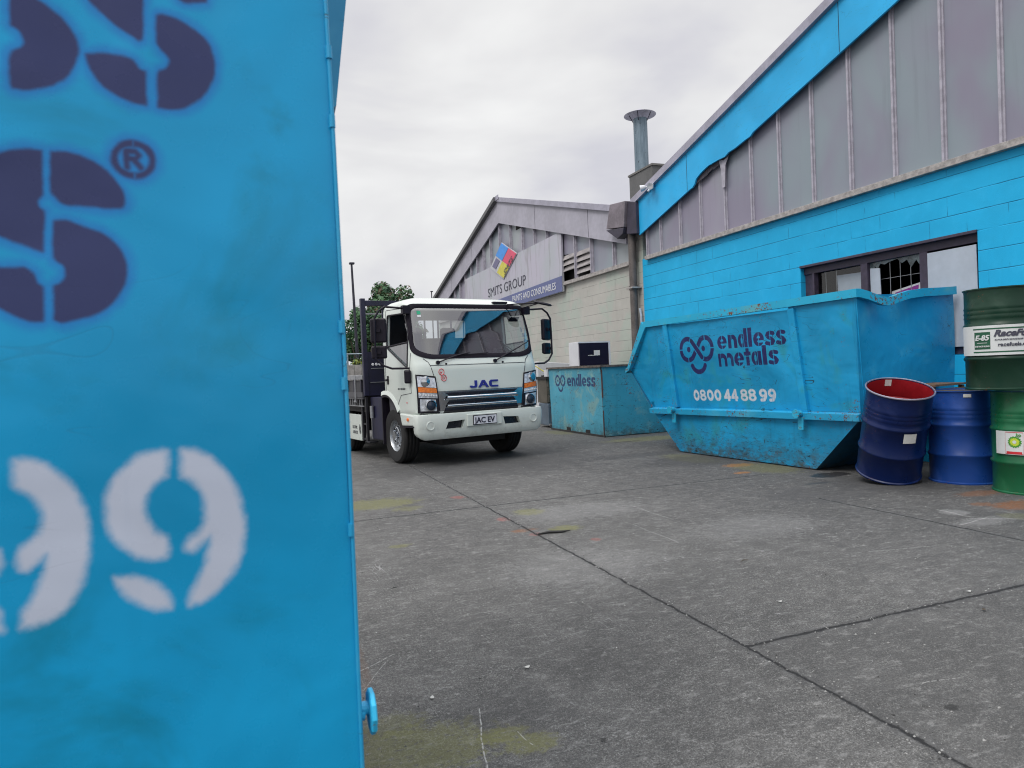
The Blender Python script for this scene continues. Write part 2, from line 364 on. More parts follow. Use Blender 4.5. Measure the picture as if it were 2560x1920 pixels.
FG_NAVY = [[(-0.314, 1.864), (-0.294, 1.854), (-0.27, 1.839), (-0.252, 1.824), (-0.238, 1.805), (-0.232, 1.784), (-0.235, 1.762), (-0.246, 1.739), (-0.263, 1.723), (-0.285, 1.714), (-0.303, 1.71), (-0.318, 1.71), (-0.32, 1.717), (-0.318, 1.759), (-0.305, 1.77), (-0.3, 1.779), (-0.302, 1.793), (-0.309, 1.801), (-0.316, 1.805)], [(-0.225, 1.878), (-0.213, 1.862), (-0.201, 1.849), (-0.183, 1.832), (-0.164, 1.818), (-0.145, 1.806), (-0.141, 1.81), (-0.139, 1.847), (-0.137, 1.892)], [(-0.116, 1.845), (-0.109, 1.849), (-0.089, 1.845), (-0.066, 1.833), (-0.047, 1.817), (-0.038, 1.795), (-0.036, 1.774), (-0.041, 1.751), (-0.053, 1.73), (-0.071, 1.712), (-0.089, 1.702), (-0.106, 1.7), (-0.12, 1.701), (-0.118, 1.754), (-0.107, 1.762), (-0.1, 1.776), (-0.104, 1.787), (-0.117, 1.802), (-0.118, 1.817)], [(-0.218, 1.772), (-0.201, 1.775), (-0.179, 1.775), (-0.159, 1.772), (-0.147, 1.758), (-0.139, 1.754), (-0.14, 1.729), (-0.14, 1.703), (-0.156, 1.705), (-0.179, 1.714), (-0.197, 1.727), (-0.209, 1.743), (-0.216, 1.761)], [(-0.093, 1.899), (-0.038, 1.907), (-0.044, 1.883), (-0.06, 1.879), (-0.081, 1.88)], [(-0.359, 1.596), (-0.347, 1.603), (-0.326, 1.612), (-0.305, 1.616), (-0.287, 1.615), (-0.288, 1.583), (-0.289, 1.551), (-0.295, 1.54), (-0.294, 1.529), (-0.288, 1.522), (-0.29, 1.494), (-0.292, 1.463), (-0.309, 1.47), (-0.329, 1.478), (-0.346, 1.487), (-0.363, 1.498), (-0.361, 1.543)], [(-0.272, 1.614), (-0.253, 1.615), (-0.228, 1.608), (-0.207, 1.595), (-0.188, 1.574), (-0.179, 1.556), (-0.179, 1.541), (-0.185, 1.534), (-0.21, 1.535), (-0.238, 1.536), (-0.26, 1.538), (-0.269, 1.548), (-0.275, 1.555), (-0.274, 1.583)], [(-0.273, 1.508), (-0.258, 1.509), (-0.24, 1.502), (-0.215, 1.492), (-0.196, 1.478), (-0.184, 1.46), (-0.18, 1.438), (-0.184, 1.416), (-0.195, 1.394), (-0.211, 1.375), (-0.23, 1.365), (-0.253, 1.358), (-0.271, 1.355), (-0.279, 1.358), (-0.278, 1.383), (-0.277, 1.408), (-0.269, 1.412), (-0.261, 1.424), (-0.263, 1.441), (-0.273, 1.449), (-0.276, 1.458), (-0.275, 1.483)], [(-0.366, 1.435), (-0.349, 1.435), (-0.331, 1.435), (-0.315, 1.435), (-0.306, 1.426), (-0.302, 1.413), (-0.295, 1.406), (-0.296, 1.38), (-0.297, 1.356), (-0.311, 1.357), (-0.329, 1.364), (-0.346, 1.375), (-0.368, 1.394)]]
FG_WHITE = [[(-0.344, 1.146), (-0.327, 1.145), (-0.306, 1.136), (-0.283, 1.115), (-0.265, 1.088), (-0.254, 1.056), (-0.251, 1.019), (-0.255, 0.979), (-0.266, 0.944), (-0.283, 0.914), (-0.306, 0.896), (-0.33, 0.889), (-0.347, 0.889), (-0.343, 0.909), (-0.331, 0.929), (-0.318, 0.956), (-0.309, 0.983), (-0.307, 0.997), (-0.32, 0.986), (-0.335, 0.974), (-0.343, 0.977), (-0.346, 0.992), (-0.343, 1.009), (-0.33, 1.018), (-0.317, 1.031), (-0.311, 1.048), (-0.311, 1.066), (-0.321, 1.085), (-0.335, 1.097), (-0.345, 1.104), (-0.344, 1.127)], [(-0.136, 1.142), (-0.146, 1.143), (-0.169, 1.139), (-0.193, 1.124), (-0.212, 1.103), (-0.223, 1.079), (-0.226, 1.053), (-0.222, 1.023), (-0.209, 0.999), (-0.187, 0.979), (-0.164, 0.97), (-0.144, 0.97), (-0.14, 0.986), (-0.144, 1.0), (-0.155, 1.011), (-0.166, 1.027), (-0.172, 1.047), (-0.169, 1.069), (-0.158, 1.089), (-0.144, 1.099), (-0.138, 1.102), (-0.136, 1.123)], [(-0.113, 1.142), (-0.091, 1.138), (-0.067, 1.122), (-0.047, 1.095), (-0.032, 1.063), (-0.025, 1.027), (-0.024, 0.995), (-0.032, 0.96), (-0.046, 0.931), (-0.067, 0.907), (-0.089, 0.891), (-0.113, 0.885), (-0.111, 0.902), (-0.097, 0.927), (-0.086, 0.952), (-0.079, 0.978), (-0.077, 0.996), (-0.091, 0.984), (-0.106, 0.974), (-0.113, 0.978), (-0.114, 0.987), (-0.108, 0.996), (-0.094, 1.004), (-0.084, 1.022), (-0.082, 1.041), (-0.084, 1.064), (-0.094, 1.084), (-0.104, 1.093), (-0.115, 1.098), (-0.114, 1.121)], [(-0.218, 0.946), (-0.195, 0.944), (-0.172, 0.936), (-0.153, 0.92), (-0.142, 0.899), (-0.142, 0.886), (-0.158, 0.887), (-0.181, 0.896), (-0.2, 0.912), (-0.212, 0.929)], [(-0.391, 0.987), (-0.374, 0.976), (-0.368, 0.991), (-0.369, 1.009), (-0.389, 1.019)], [(-0.395, 0.886), (-0.371, 0.889), (-0.373, 0.904), (-0.376, 0.922), (-0.393, 0.932)]]
# ------------------------------------------------------------------ shared materials
BLUE = (.022, .30, .58)
M = {}
M['black'] = plain('black_paint', (.012, .012, .016), .42, var=.2)
M['darkmetal'] = plain('dark_metal', (.03, .03, .045), .5, .3, var=.3)
M['rubber'] = plain('rubber', (.009, .009, .010), .8, var=.3, sc=20, bump=.3)
M['plastic'] = plain('black_plastic', (.009, .007, .014), .42, var=.2, sc=30, bump=.1, spec=.25)
M['navy'] = plain('navy_paint', (.008, .008, .03), .4, var=.25)
M['chrome'] = plain('chrome', (.55, .57, .6), .12, 1, var=.05)
M['alu'] = plain('aluminium', (.38, .39, .41), .38, .75, var=.15)
M['galv'] = plain('galvanised_steel', (.22, .27, .31), .5, .35, var=.3, sc=9)
M['white'] = plain('white_enamel', (.58, .59, .62), .35, var=.05)
M['board'] = plain('white_board', (.40, .45, .52), .5, var=.07, sc=2)
M['paper'] = plain('paper', (.6, .6, .58), .8, var=.06)
M['frame'] = plain('window_frame', (.045, .035, .06), .55, var=.25, sc=14)
M['mull'] = plain('mullion_paint', (.36, .345, .40), .6, var=.16, sc=12)
M['sill'] = plain('weathered_sill', (.32, .30, .29), .7, var=.3, sc=14, bump=.3)
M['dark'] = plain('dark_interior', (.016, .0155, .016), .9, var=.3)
M['flash'] = plain('roof_flashing', (.34, .33, .40), .45, .25, var=.15, sc=4)
M['roofing'] = plain('roofing_iron', (.30, .31, .33), .5, .4, var=.15, sc=3)
M['wood'] = plain('wood', (.16, .09, .05), .8, var=.3, sc=14, bump=.4)
def glass_mat(name, tint, rough=.02, alpha=.75, ior=1.5):
    g = G(name); t = g.node('ShaderNodeBsdfTransparent'); t.inputs[0].default_value = tint+(1,)
    gl = g.node('ShaderNodeBsdfGlossy'); gl.inputs['Roughness'].default_value = rough; gl.inputs[0].default_value = (1, 1, 1, 1)
    ge = g.node('ShaderNodeNewGeometry'); dt = g.node('ShaderNodeVectorMath', operation='DOT_PRODUCT'); g.link(ge.outputs['Incoming'], dt.inputs[0]); g.link(ge.outputs['Normal'], dt.inputs[1])
    f = g.m('ADD', g.m('MULTIPLY', g.m('POWER', g.m('SUBTRACT', 1, g.m('ABSOLUTE', dt.outputs['Value']), clamp=True), 5), .9), alpha, clamp=True)
    mxs = g.node('ShaderNodeMixShader'); g.link(f, mxs.inputs[0]); g.nt.links.new(t.outputs[0], mxs.inputs[1]); g.nt.links.new(gl.outputs[0], mxs.inputs[2])
    o = [n for n in g.nt.nodes if n.type == 'OUTPUT_MATERIAL'][0]; g.nt.links.new(mxs.outputs[0], o.inputs[0])
    return g.mat
M['glass'] = glass_mat('window_glass', (.88, .9, .9), .03, .06)
M['windscreen'] = glass_mat('windscreen_glass', (.62, .68, .70), .015, .27, 1.6)

# ------------------------------------------------------------------ ground
def ground_mat():
    g = G('concrete_yard'); o = g.obj(); X, Y, Z = g.xyz(o)
    n1 = g.noise(.55, 5, .6); n2 = g.noise(3.2, 6, .62, dist=.4); n3 = g.noise(26, 6, .7); n4 = g.noise(190, 3, .7)
    v = g.m('ADD', g.m('MULTIPLY', n1, .30), g.m('ADD', g.m('MULTIPLY', n2, .34), g.m('MULTIPLY', n3, .22)))
    c = g.mix(g.ss(v, .34, .54), (.060, .059, .057), (.118, .116, .112))
    # speckle of exposed aggregate
    c = g.mix(g.ss(n4, .54, .68), c, (.29, .29, .285)); c = g.mix(g.ss(n4, .46, .34), c, (.022, .022, .023))
    n5 = g.noise(75, 4, .75, g.scale(o, (1, 1, 1), (5, 5, 5))); c = g.mix(g.m('MULTIPLY', g.ss(n5, .53, .66), .6), c, (.30, .30, .295)); c = g.mix(g.m('MULTIPLY', g.ss(n5, .46, .36), .6), c, (.035, .035, .036))
    p2 = g.noise(70, 4, .7, g.scale(o, (.55, 1.4, 1)))
    c = g.mix(g.m('MULTIPLY', g.ss(p2, .60, .72), g.ss(g.noise(1.6, 4, vec=g.scale(o, (1, 1, 1), (4, 2, 0))), .42, .62)), c, (.24, .24, .24))
    c = g.mix(g.m('MULTIPLY', g.ss(g.noise(38, 5, .7, g.scale(o, (1, 1, 1), (3, 8, 1))), .60, .66), .75), c, (.035, .035, .036))
    # slab tone differences
    sl = g.m('MULTIPLY', g.ss(X, 1.955, 1.965), g.ss(Y, 2.455, 2.445)); c = g.mix(g.m('MULTIPLY', sl, .30), c, (.06, .06, .06)); c = g.mix(g.m('MULTIPLY', g.ss(X, 2.6, 4.6), .30), c, (.06, .06, .06))
    bl = g.ss(g.noise(9, 8, .74, g.scale(o, (.8, 1.3, 1), (1, 6, 2)), .3), .38, .62); c = g.mix(g.m('MULTIPLY', g.m('SUBTRACT', 1, bl), .42), c, (.045, .045, .045)); bl2 = g.ss(g.noise(16, 8, .76, g.scale(o, (.7, 1.5, 1), (8, 6, 2))), .52, .66); c = g.mix(g.m('MULTIPLY', bl2, .34), c, (.32, .318, .31))
    pit = g.ss(g.noise(48, 6, .78, g.scale(o, (1, 1.3, 1), (2, 9, 3))), .61, .66); c = g.mix(g.m('MULTIPLY', pit, .8), c, (.02, .02, .02))
    # scattered fine scratches
    s1 = g.m('ABSOLUTE', g.m('SUBTRACT', g.noise(1, 2, .5, g.scale(o, (1.1, 4.2, 1)), 1.5), .5))
    s2 = g.m('ABSOLUTE', g.m('SUBTRACT', g.noise(1, 2, .5, g.scale(o, (5, 1.3, 1), (7, 1, 0)), 1.5), .5))
    sc = g.m('MAXIMUM', g.m('MULTIPLY', g.ss(s1, .0025, .0008), g.ss(g.noise(1.5, 2), .56, .64)), g.m('MULTIPLY', g.ss(s2, .0028, .0008), g.ss(g.noise(1.2, 2, vec=g.scale(o, (1, 1, 1), (9, 9, 0))), .56, .64)))
    c = g.mix(g.m('MULTIPLY', sc, .55), c, (.3, .3, .3))
    SPK = g.ss(g.noise(34, 7, .76, g.scale(o, (1, 1.3, 1), (6, 3, 2))), .34, .50)
    def spot(x, y, rx, ry, col, k=1, soft=.35, nsc=4, namp=1.0, lo=0):
        dx = g.m('DIVIDE', g.m('SUBTRACT', X, x), rx); dy = g.m('DIVIDE', g.m('SUBTRACT', Y, y), ry)
        d = g.m('SQRT', g.m('ADD', g.m('MULTIPLY', dx, dx), g.m('MULTIPLY', dy, dy)))
        f = g.ss(g.m('ADD', d, g.m('MULTIPLY_ADD', g.noise(nsc*2.4, 8, .74), namp*2.6, -namp*1.3)), 1+soft*.6, 1-soft*.6)
        if col[2] < .07 and col[0] > .1: f = g.m('MULTIPLY', f, SPK)
        return g.m('MULTIPLY', f, k), col
    wet = None
    moss = (.14, .14, .05); rust = (.19, .075, .025); red = (.25, .07, .06)
    for a in [spot(.42, 2.24, .30, .17, moss, .5, .3, 9), spot(.75, 2.22, .09, .05, moss, .6, .4, 12), spot(.82, 2.13, .09, .06, moss, .6, .4, 12),
              spot(.4, 2.45, .12, .08, moss, .35, .6, 12), spot(1.05, 6.75, .42, .26, moss, .6, .4, 5), spot(1.3, 6.35, .14, .1, moss, .4), spot(2.22, 5.6, .13, .13, moss, .65, .4, 8), spot(2.23, 4.88, .12, .09, moss, .65, .4, 8),
              spot(.95, 5.0, .09, .05, moss, .5), spot(1.92, 4.98, .1, .05, rust, .55, .4, 9), spot(1.92, 5.44, .05, .08, red, .5, .4, 9), spot(1.88, 6.65, .07, .09, red, .45), spot(1.95, 4.82, .05, .05, red, .5), spot(2.28, 4.45, .04, .04, red, .4),
              spot(.38, 3.3, .03, .6, rust, .15, .5, 6), spot(5.92, 4.2, .22, .10, rust, .5, .5, 6), spot(5.72, 3.72, .26, .14, rust, .7, .5, 7), spot(5.5, 3.9, .1, .06, rust, .5), spot(5.3, 3.5, .12, .1, moss, .3),
              spot(5.38, 6.75, .18, .12, (.3, .12, .02), .6, .4, 9), spot(5.06, 6.28, .1, .06, (.3, .12, .02), .6, .4, 9), spot(5.5, 6.4, .3, .4, moss, .5, .5, 7), spot(5.3, 7.6, .25, .5, moss, .4, .5, 7),
              spot(6.2, 10.05, .75, .3, (.14, .14, .06), .6, .4, 5), spot(5.5, 12.2, .2, .5, moss, .4),
              spot(5.06, 3.8, .10, .10, (.3, .3, .3), .3, .5, 14), spot(4.95, 3.5, .25, .10, (.28, .28, .28), .25, .6, 16, 1.4), spot(3.5, 4.2, .5, .3, (.25, .25, .25), .2, .6, 9, 1.3), spot(2.6, 5.4, .6, .3, (.25, .25, .25), .22, .6, 8, 1.3), spot(1.9, 3.9, .5, .4, (.26, .26, .26), .18, .6, 8, 1.2),
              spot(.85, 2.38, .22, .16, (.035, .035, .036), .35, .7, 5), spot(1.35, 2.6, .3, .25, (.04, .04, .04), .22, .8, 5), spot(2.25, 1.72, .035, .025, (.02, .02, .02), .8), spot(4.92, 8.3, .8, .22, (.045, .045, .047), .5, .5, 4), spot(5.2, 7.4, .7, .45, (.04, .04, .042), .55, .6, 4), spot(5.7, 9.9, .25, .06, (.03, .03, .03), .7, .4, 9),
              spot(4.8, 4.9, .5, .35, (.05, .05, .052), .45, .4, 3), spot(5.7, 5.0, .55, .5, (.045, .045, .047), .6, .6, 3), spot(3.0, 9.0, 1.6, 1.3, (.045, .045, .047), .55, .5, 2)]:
        c = g.mix(a[0], c, a[1])
    pf, pc = spot(5.68, 5.64, .24, .13, (.028, .028, .03), .9, .12, 5, .5); pf2, _ = spot(5.2, 5.33, .16, .04, (0, 0, 0), .5, .3, 9, .7)
    wet = g.m('MAXIMUM', pf, pf2); c = g.mix(wet, c, pc)
    # slab joints, chipped edges
    wob = g.m('MULTIPLY_ADD', g.noise(7, 8, .76), .06, -.03); wv = g.noise(22, 8, .78)
    def joint(A, a0, B, lo, hi, w):
        d = g.m('ABSOLUTE', g.m('ADD', g.m('SUBTRACT', A, a0), wob)); m = g.m('MULTIPLY', g.ss(B, lo-.01, lo+.01), g.ss(B, hi+.01, hi-.01))
        wd = g.m('MULTIPLY', g.m('SUBTRACT', wv, .34), w*5.2)
        core = g.m('MULTIPLY', g.ss(g.m('SUBTRACT', d, wd), .006, -.004), m)
        edge = g.m('MULTIPLY', g.ss(g.m('SUBTRACT', d, wd), .05, .0), m)
        return core, edge
    J = [joint(X, 1.96, Y, -3, 6.05, .0068), joint(X, 1.96, Y, 6.05, 9.6, .0035), joint(Y, 6.05, X, -6, 5.2, .0065), joint(Y, 2.452, X, 1.96, 9, .009), joint(X, 4.65, Y, 2.4, 4.75, .006), joint(X, -2.7, Y, -3, 9.5, .01)]
    core, edge = J[0]
    for a, b in J[1:]: core = g.m('MAXIMUM', core, a); edge = g.m('MAXIMUM', edge, b)
    c = g.mix(g.m('MULTIPLY', edge, g.m('MULTIPLY', g.ss(wv, .45, .65), .55)), c, (.2, .2, .2))
    c = g.mix(g.m('MULTIPLY', edge, .35), c, (.04, .04, .042))
    c = g.mix(g.m('MULTIPLY', core, .93), c, (.012, .012, .013))
    def line(x0, y0, x1, y1, w, k):
        L = math.hypot(x1-x0, y1-y0); ux, uy = (x1-x0)/L, (y1-y0)/L; a = g.m('SUBTRACT', X, x0); b = g.m('SUBTRACT', Y, y0)
        t = g.m('ADD', g.m('MULTIPLY', a, ux), g.m('MULTIPLY', b, uy)); d = g.m('ABSOLUTE', g.m('ADD', g.m('SUBTRACT', g.m('MULTIPLY', b, ux), g.m('MULTIPLY', a, uy)), g.m('MULTIPLY_ADD', g.noise(2.5, 3), .06, -.03)))
        return g.m('MULTIPLY', g.m('MULTIPLY', g.ss(d, w, w*.3), g.m('MULTIPLY', g.ss(t, 0, .03), g.ss(t, L, L-.05))), g.m('MULTIPLY', g.ss(g.noise(60, 3), .38, .55), k))
    for a_ in ((.73, 2.45, .62, 2.0, .0035, .8), (.36, 2.95, .56, 3.08, .004, .6), (.50, 3.03, .34, 2.74, .003, .5), (3.11, 5.4, 3.10, 4.6, .006, .5), (2.74, 4.75, 2.72, 4.05, .006, .45), (.80, 2.24, .83, 2.08, .003, .6), (1.2, 4.6, 1.9, 4.4, .006, .25), (4.9, 3.62, 5.25, 3.40, .012, .6), (5.05, 3.95, 5.0, 3.6, .012, .55), (4.7, 3.5, 5.1, 3.55, .01, .5), (2.3, 1.9, 2.5, 1.86, .004, .5), (3.6, 3.3, 4.1, 3.2, .006, .4)):
        c = g.mix(line(*a_), c, (.38, .38, .37))
    # hairline crack from the joint
    h = g.m('SUBTRACT', g.m('ADD', g.m('MULTIPLY', g.m('SUBTRACT', X, 3.05), -.5), g.m('MULTIPLY_ADD', g.noise(3, 5, .7), .3, -.15)), g.m('SUBTRACT', Y, 2.42))
    hl = g.m('MULTIPLY', g.ss(g.m('ABSOLUTE', h), .007, .001), g.m('MULTIPLY', g.ss(X, 3.02, 3.06), g.ss(Y, 2.45, 2.43)))
    c = g.mix(g.m('MULTIPLY', hl, .6), c, (.03, .03, .03))
    hgt = g.m('SUBTRACT', g.m('ADD', g.m('MULTIPLY', n3, .6), g.m('MULTIPLY', n4, .35)), g.m('MULTIPLY', core, 2.5))
    rough = g.m('SUBTRACT', .86, g.m('MULTIPLY', wet, .55))
    g.b.inputs['Specular IOR Level'].default_value = .3
    return g.out(c, rough, 0, g.bump(hgt, .55, .012))
gm = MB()
gm.quad((-300, -300, 0), (600, -300, 0), (600, 900, 0), (-300, 900, 0))
gr = gm.build('ground', ground_mat()); tag(gr, kind='structure')

# ------------------------------------------------------------------ block walls
def block_wall(name, col, dark, vis=.6, vj=.6, z0=2.51, sp=.216, mott=None, ph=0.0):
    g = G(name); o = g.obj(); X, Y, Z = g.xyz(o)
    t = g.m('DIVIDE', g.m('SUBTRACT', Z, z0-20*sp), sp); row = g.m('FLOOR', t); fz = g.m('FRACT', t)
    jz = g.m('ADD', g.noise(2.2, 4, .6), 0); dz = g.m('MULTIPLY', g.m('MINIMUM', fz, g.m('SUBTRACT', 1, fz)), sp)
    u = g.m('ADD', g.m('DIVIDE', X, sp*2), g.m('MULTIPLY', g.m('MODULO', row, 2), .5)); fu = g.m('FRACT', g.m('ADD', u, 40+ph)); du = g.m('MULTIPLY', g.m('MINIMUM', fu, g.m('SUBTRACT', 1, fu)), sp*2)
    jit = g.m('MULTIPLY_ADD', g.noise(30, 3), .004, -.002)
    hz = g.m('MULTIPLY', g.ss(g.m('ADD', dz, jit), .0065, .002), g.ss(g.noise(1.3, 3, .6, g.scale(o, (1, 1, 6))), .36, .48))
    vt = g.m('MULTIPLY', g.ss(g.m('ADD', du, jit), .006, .002), g.m('MULTIPLY', g.ss(g.noise(2.4, 3, .6, g.scale(o, (1, 1, 1), (3, 0, 5))), .50, .60), vj))
    j = g.m('MULTIPLY', g.m('MAXIMUM', hz, vt), vis)
    big = g.noise(.5, 4, .6); mid = g.noise(5, 6, .65)
    c = g.mix(g.ss(big, .3, .7), tuple(v*.93 for v in col), tuple(min(1, v*1.07) for v in col))
    c = g.mix(g.m('MULTIPLY', g.ss(mid, .45, .75), .16), c, tuple(min(1, v*1.4+.05) for v in col)); c = g.mix(g.m('MULTIPLY', g.ss(g.noise(.9, 5, .65, g.scale(o, (1, 1, 1), (4, 4, 4)), .6), .45, .62), .28), c, tuple(v*.78 for v in col))
    tn = g.node('ShaderNodeTexWhiteNoise'); cb_ = g.node('ShaderNodeCombineXYZ'); g.link(g.m('FLOOR', u), cb_.inputs[0]); g.link(row, cb_.inputs[1]); g.link(cb_.outputs[0], tn.inputs['Vector']); c = g.mix(g.m('MULTIPLY', tn.outputs['Value'], .10), c, tuple(v*.72 for v in col))
    if mott: c = g.mix(g.m('MULTIPLY', g.ss(g.noise(1.1, 4, .65, dist=.5), .48, .6), .6), c, mott)
    stn = g.noise(1, 5, .6, g.scale(o, (5, 5, .5)))
    c = g.mix(g.m('MULTIPLY', g.ss(stn, .56, .75), .16), c, tuple(v*.4 for v in col))
    c = g.mix(j, c, dark)
    ch = g.m('SUBTRACT', g.m('ADD', g.noise(11, 7, .72), g.m('MULTIPLY', g.noise(1.5, 2), .25)), .84)
    c = g.mix(g.m('MULTIPLY', g.ss(ch, 0, .012), .8), c, (.10, .11, .12))
    nb = g.bump(g.m('SUBTRACT', g.m('MULTIPLY', g.noise(90, 4, .7), .25), g.m('MULTIPLY', g.m('MAXIMUM', hz, g.m('MULTIPLY', vt, 1.0)), 1.2)), .5, .012)
    return g.out(c, .62, 0, nb, .35)
M['wallblue'] = block_wall('blue_block_wall', (.008, .40, .72), (.005, .16, .32), .8, .75)
M['wallgrey'] = block_wall('grey_block_wall', (.415, .405, .375), (.17, .17, .165), .6, .9, 2.62, .216, (.35, .42, .37))
M['bluepanel'] = painted('blue_fascia_paint', (.022, .39, .74), .45, .12, 0, .12, dent=.1, pale=(.08, .42, .68))
M['greypanel'] = plain('grey_fascia_board', (.36, .35, .41), .6, var=.12, sc=1.2)
def pane_mat(name, a, b, rough=.3):
    g = G(name); o = g.obj()
    n = g.noise(.8, 3, .5, g.scale(o, (1, 1, .6)), .4); st = g.noise(1, 4, .6, g.scale(o, (9, 9, .6)))
    c = g.mix(g.ss(n, .36, .64), a, b); c = g.mix(g.m('MULTIPLY', g.ss(st, .55, .75), .18), c, (.12, .115, .12))
    return g.out(c, rough, 0, g.bump(g.noise(1.2, 2, .4), .2, .05), .5)
M['pane'] = pane_mat('frosted_pane', (.225, .208, .275), (.23, .275, .31), .34)
M['pane_b'] = pane_mat('frosted_pane_pale', (.27, .25, .32), (.30, .33, .35), .4)

def gable_building(nm, label, cat, sgn, wall_mat, panel_mat, band, mull_s, s_end, apex, spec):
    root = thing(nm, label, cat, (7.2, 11.65, 0), rad(-90))
    return root
# heights along the blue gable: local x runs right in the picture (towards the camera), y into the building
SL = .27
ROOT_B = thing('blue_building', 'bright blue painted block workshop with tall frosted clerestory under a sloping gable', 'building', (7.2, 11.65, 0), rad(-90))
zt = lambda s: 4.375+SL*min(s-.13, 13.07-s)          # underside of the barge flashing
zb = lambda s: 3.73+SL*min(s-.13, 13.07-s)            # underside of the fascia band
SILL = 3.29
w = MB()
o0, o1, oz0, oz1 = 4.09, 6.59, 1.22, 2.51
T = .25
w.box(0, o0, 0, T, 0, SILL); w.box(o1, 9.7, 0, T, 0, SILL); w.box(o0, o1, 0, T, 0, oz0); w.box(o0, o1, 0, T, oz1, SILL)
w.box(9.45, 9.7, T, 19, 0, 4.2); w.box(0, 9.7, 19, 19.25, 0, 4.2); w.box(0, .25, T, 19, 0, 4.2)
w.build('wall', M['wallblue'], ROOT_B)
# fascia band, with the torn bite in its lower edge
f = MB()
top = [(s, zt(s)-.002) for s in (0.13, 6.6, 9.6)]
bot = [(9.6, zb(9.6)), (6.6, zb(6.6)), (3.38, zb(3.38)+.0), (3.32, zb(3.3)-.02), (3.2, zb(3.2)-.01), (2.95, zb(2.95)+.005), (2.82, zb(2.82)+.03), (2.72, zb(2.7)+.02), (2.55, zb(2.55)+.06), (2.3, zb(2.3)+.11), (2.1, zb(2.1)+.105), (1.97, zb(1.97)+.08), (1.92, zb(1.9)+.02), (1.86, zb(1.86)-.01), (1.78, zb(1.78)), (.13, zb(.13))]
P = top+bot; f.prism(P, 'y', -.13, -.10)
o = f.build('fascia', M['bluepanel'], ROOT_B)
for s in (1.72, 5.0, 8.3): f = MB(); f.box(s-.004, s+.004, -.1325, -.131, zb(s)+.01, zt(s)-.01); f.build('panel_joint', M['black'], ROOT_B)
f = MB()   # packing behind the torn fascia
for i in range(9):
    s = 1.9+i*.15; f.prism([(s, zb(s)+.02), (s+.17, zb(s+.17)+.03+random.uniform(-.03, .03)), (s+.15, zb(s)+.20), (s, zb(s)+.20)], 'y', -.09+.004*i, -.085+.004*i)
f.build('torn_lining', plain('torn_lining', (.06, .055, .07), .9, var=.4, sc=14), ROOT_B)
# barge flashing and roof
f = MB()
def roofline(a, b, th, y0, y1, fn, off=0): 
    f.prism([(a, fn(a)+off), (b, fn(b)+off), (b, fn(b)+off+th), (a, fn(a)+off+th)], 'y', y0, y1)
roofline(-.06, 6.6, .13, -.19, -.02, zt); roofline(6.6, 9.8, .13, -.19, -.02, zt)
f.prism([(-.1, zt(0)-.12), (-.02, zt(0)-.2), (.02, zt(0)+.0), (-.04, zt(0)+.10)], 'y', -.2, -.03)
f.build('barge_flashing', M['flash'], ROOT_B)
f = MB(); roofline(-.06, 6.6, .05, -.02, 19.3, zt, .06); roofline(6.6, 9.8, .05, -.02, 19.3, zt, .06)
rf = f.build('roof', M['roofing'], ROOT_B)
# clerestory
edge = [.11, .25, .72, 1.34, 1.94, 2.58, 3.20, 3.79, 4.41, 5.03, 5.66, 6.27, 6.89, 7.5, 8.12, 8.74, 9.36, 9.55]
edge = edge[1:]
prm = {}
for i, (a, b) in enumerate(zip(edge[:-1], edge[1:])):
    f = MB(); y = -.012-.002*(i % 2)
    f.prism([(a+.02, SILL+.02), (b-.02, SILL+.02), (b-.02, zb(b)+.25), (a+.02, zb(a)+.25)], 'y', y, y+.012)
    f.build('clerestory_pane', M['pane_b'] if i in (3,) else M['pane'], ROOT_B)
for i, s in enumerate(edge):
    f = MB(); h = zb(s)+.22
    if i == 4: h = zb(s)+.2
    f.box(s-.032, s+.032, -.03, 0, SILL+.03, h); f.box(s-.014, s+.014, -.055, -.03, SILL+.03, h)
    f.build('mullion', M['mull'], ROOT_B, bevel=.003)
f = MB(); f.box(.2, 9.6, -.075, -.002, SILL-.045, SILL+.03); f.build('clerestory_sill', M['sill'], ROOT_B, bevel=.004)
f = MB(); f.box(.13, 9.6, .1, .25, SILL, SILL+.1)
f.prism([(.13, SILL+.1), (9.6, SILL+.1), (9.6, zb(9.6)+.5), (6.6, zb(6.6)+.5), (.13, zb(.13)+.5)], 'y', .2, .24)
f.build('clerestory_backing', M['dark'], ROOT_B)
# torn mullion flap
f = MB(); f.prism([(2.57, 4.0), (2.64, 4.0), (2.66, 4.33), (2.75, 4.46), (2.62, 4.42), (2.5, 4.47), (2.55, 4.3)], 'y', -.075, -.070); f.build('torn_flap', M['mull'], ROOT_B)
# low window
win = MB()
win.box(o0, o1, .06, .14, oz1-.11, oz1-.0); win.box(o0, o0+.17, .08, .15, oz0, oz1-.11); win.box(o1-.035, o1, .06, .15, oz0, oz1-.11)
win.box(o0+.17, o1-.035, .07, .15, oz0, oz0+.08)
W1 = win.build('window', M['frame'], ROOT_B, bevel=.004)
win = MB(); win.box(5.05, 5.15, .05, .16, oz0+.08, oz1-.11); win.box(5.87, 5.97, .05, .16, oz0+.08, oz1-.11); win.box(o0, o1, -.02, .06, oz1-.02, oz1+.012); win.box(o0+.17, o0+.2, .04, .12, oz0+.08, oz1-.11)
win.build('frame_post', M['frame'], W1, bevel=.003)
f = MB(); f.quad((o0+.2, .11, oz0+.1), (5.05, .11, oz0+.1), (5.05, .11, oz1-.12), (o0+.2, .11, oz1-.12)); f.build('pane', M['glass'], W1, fix=False)
f = MB()   # jagged remains of the broken middle pane
zz = oz1-.11
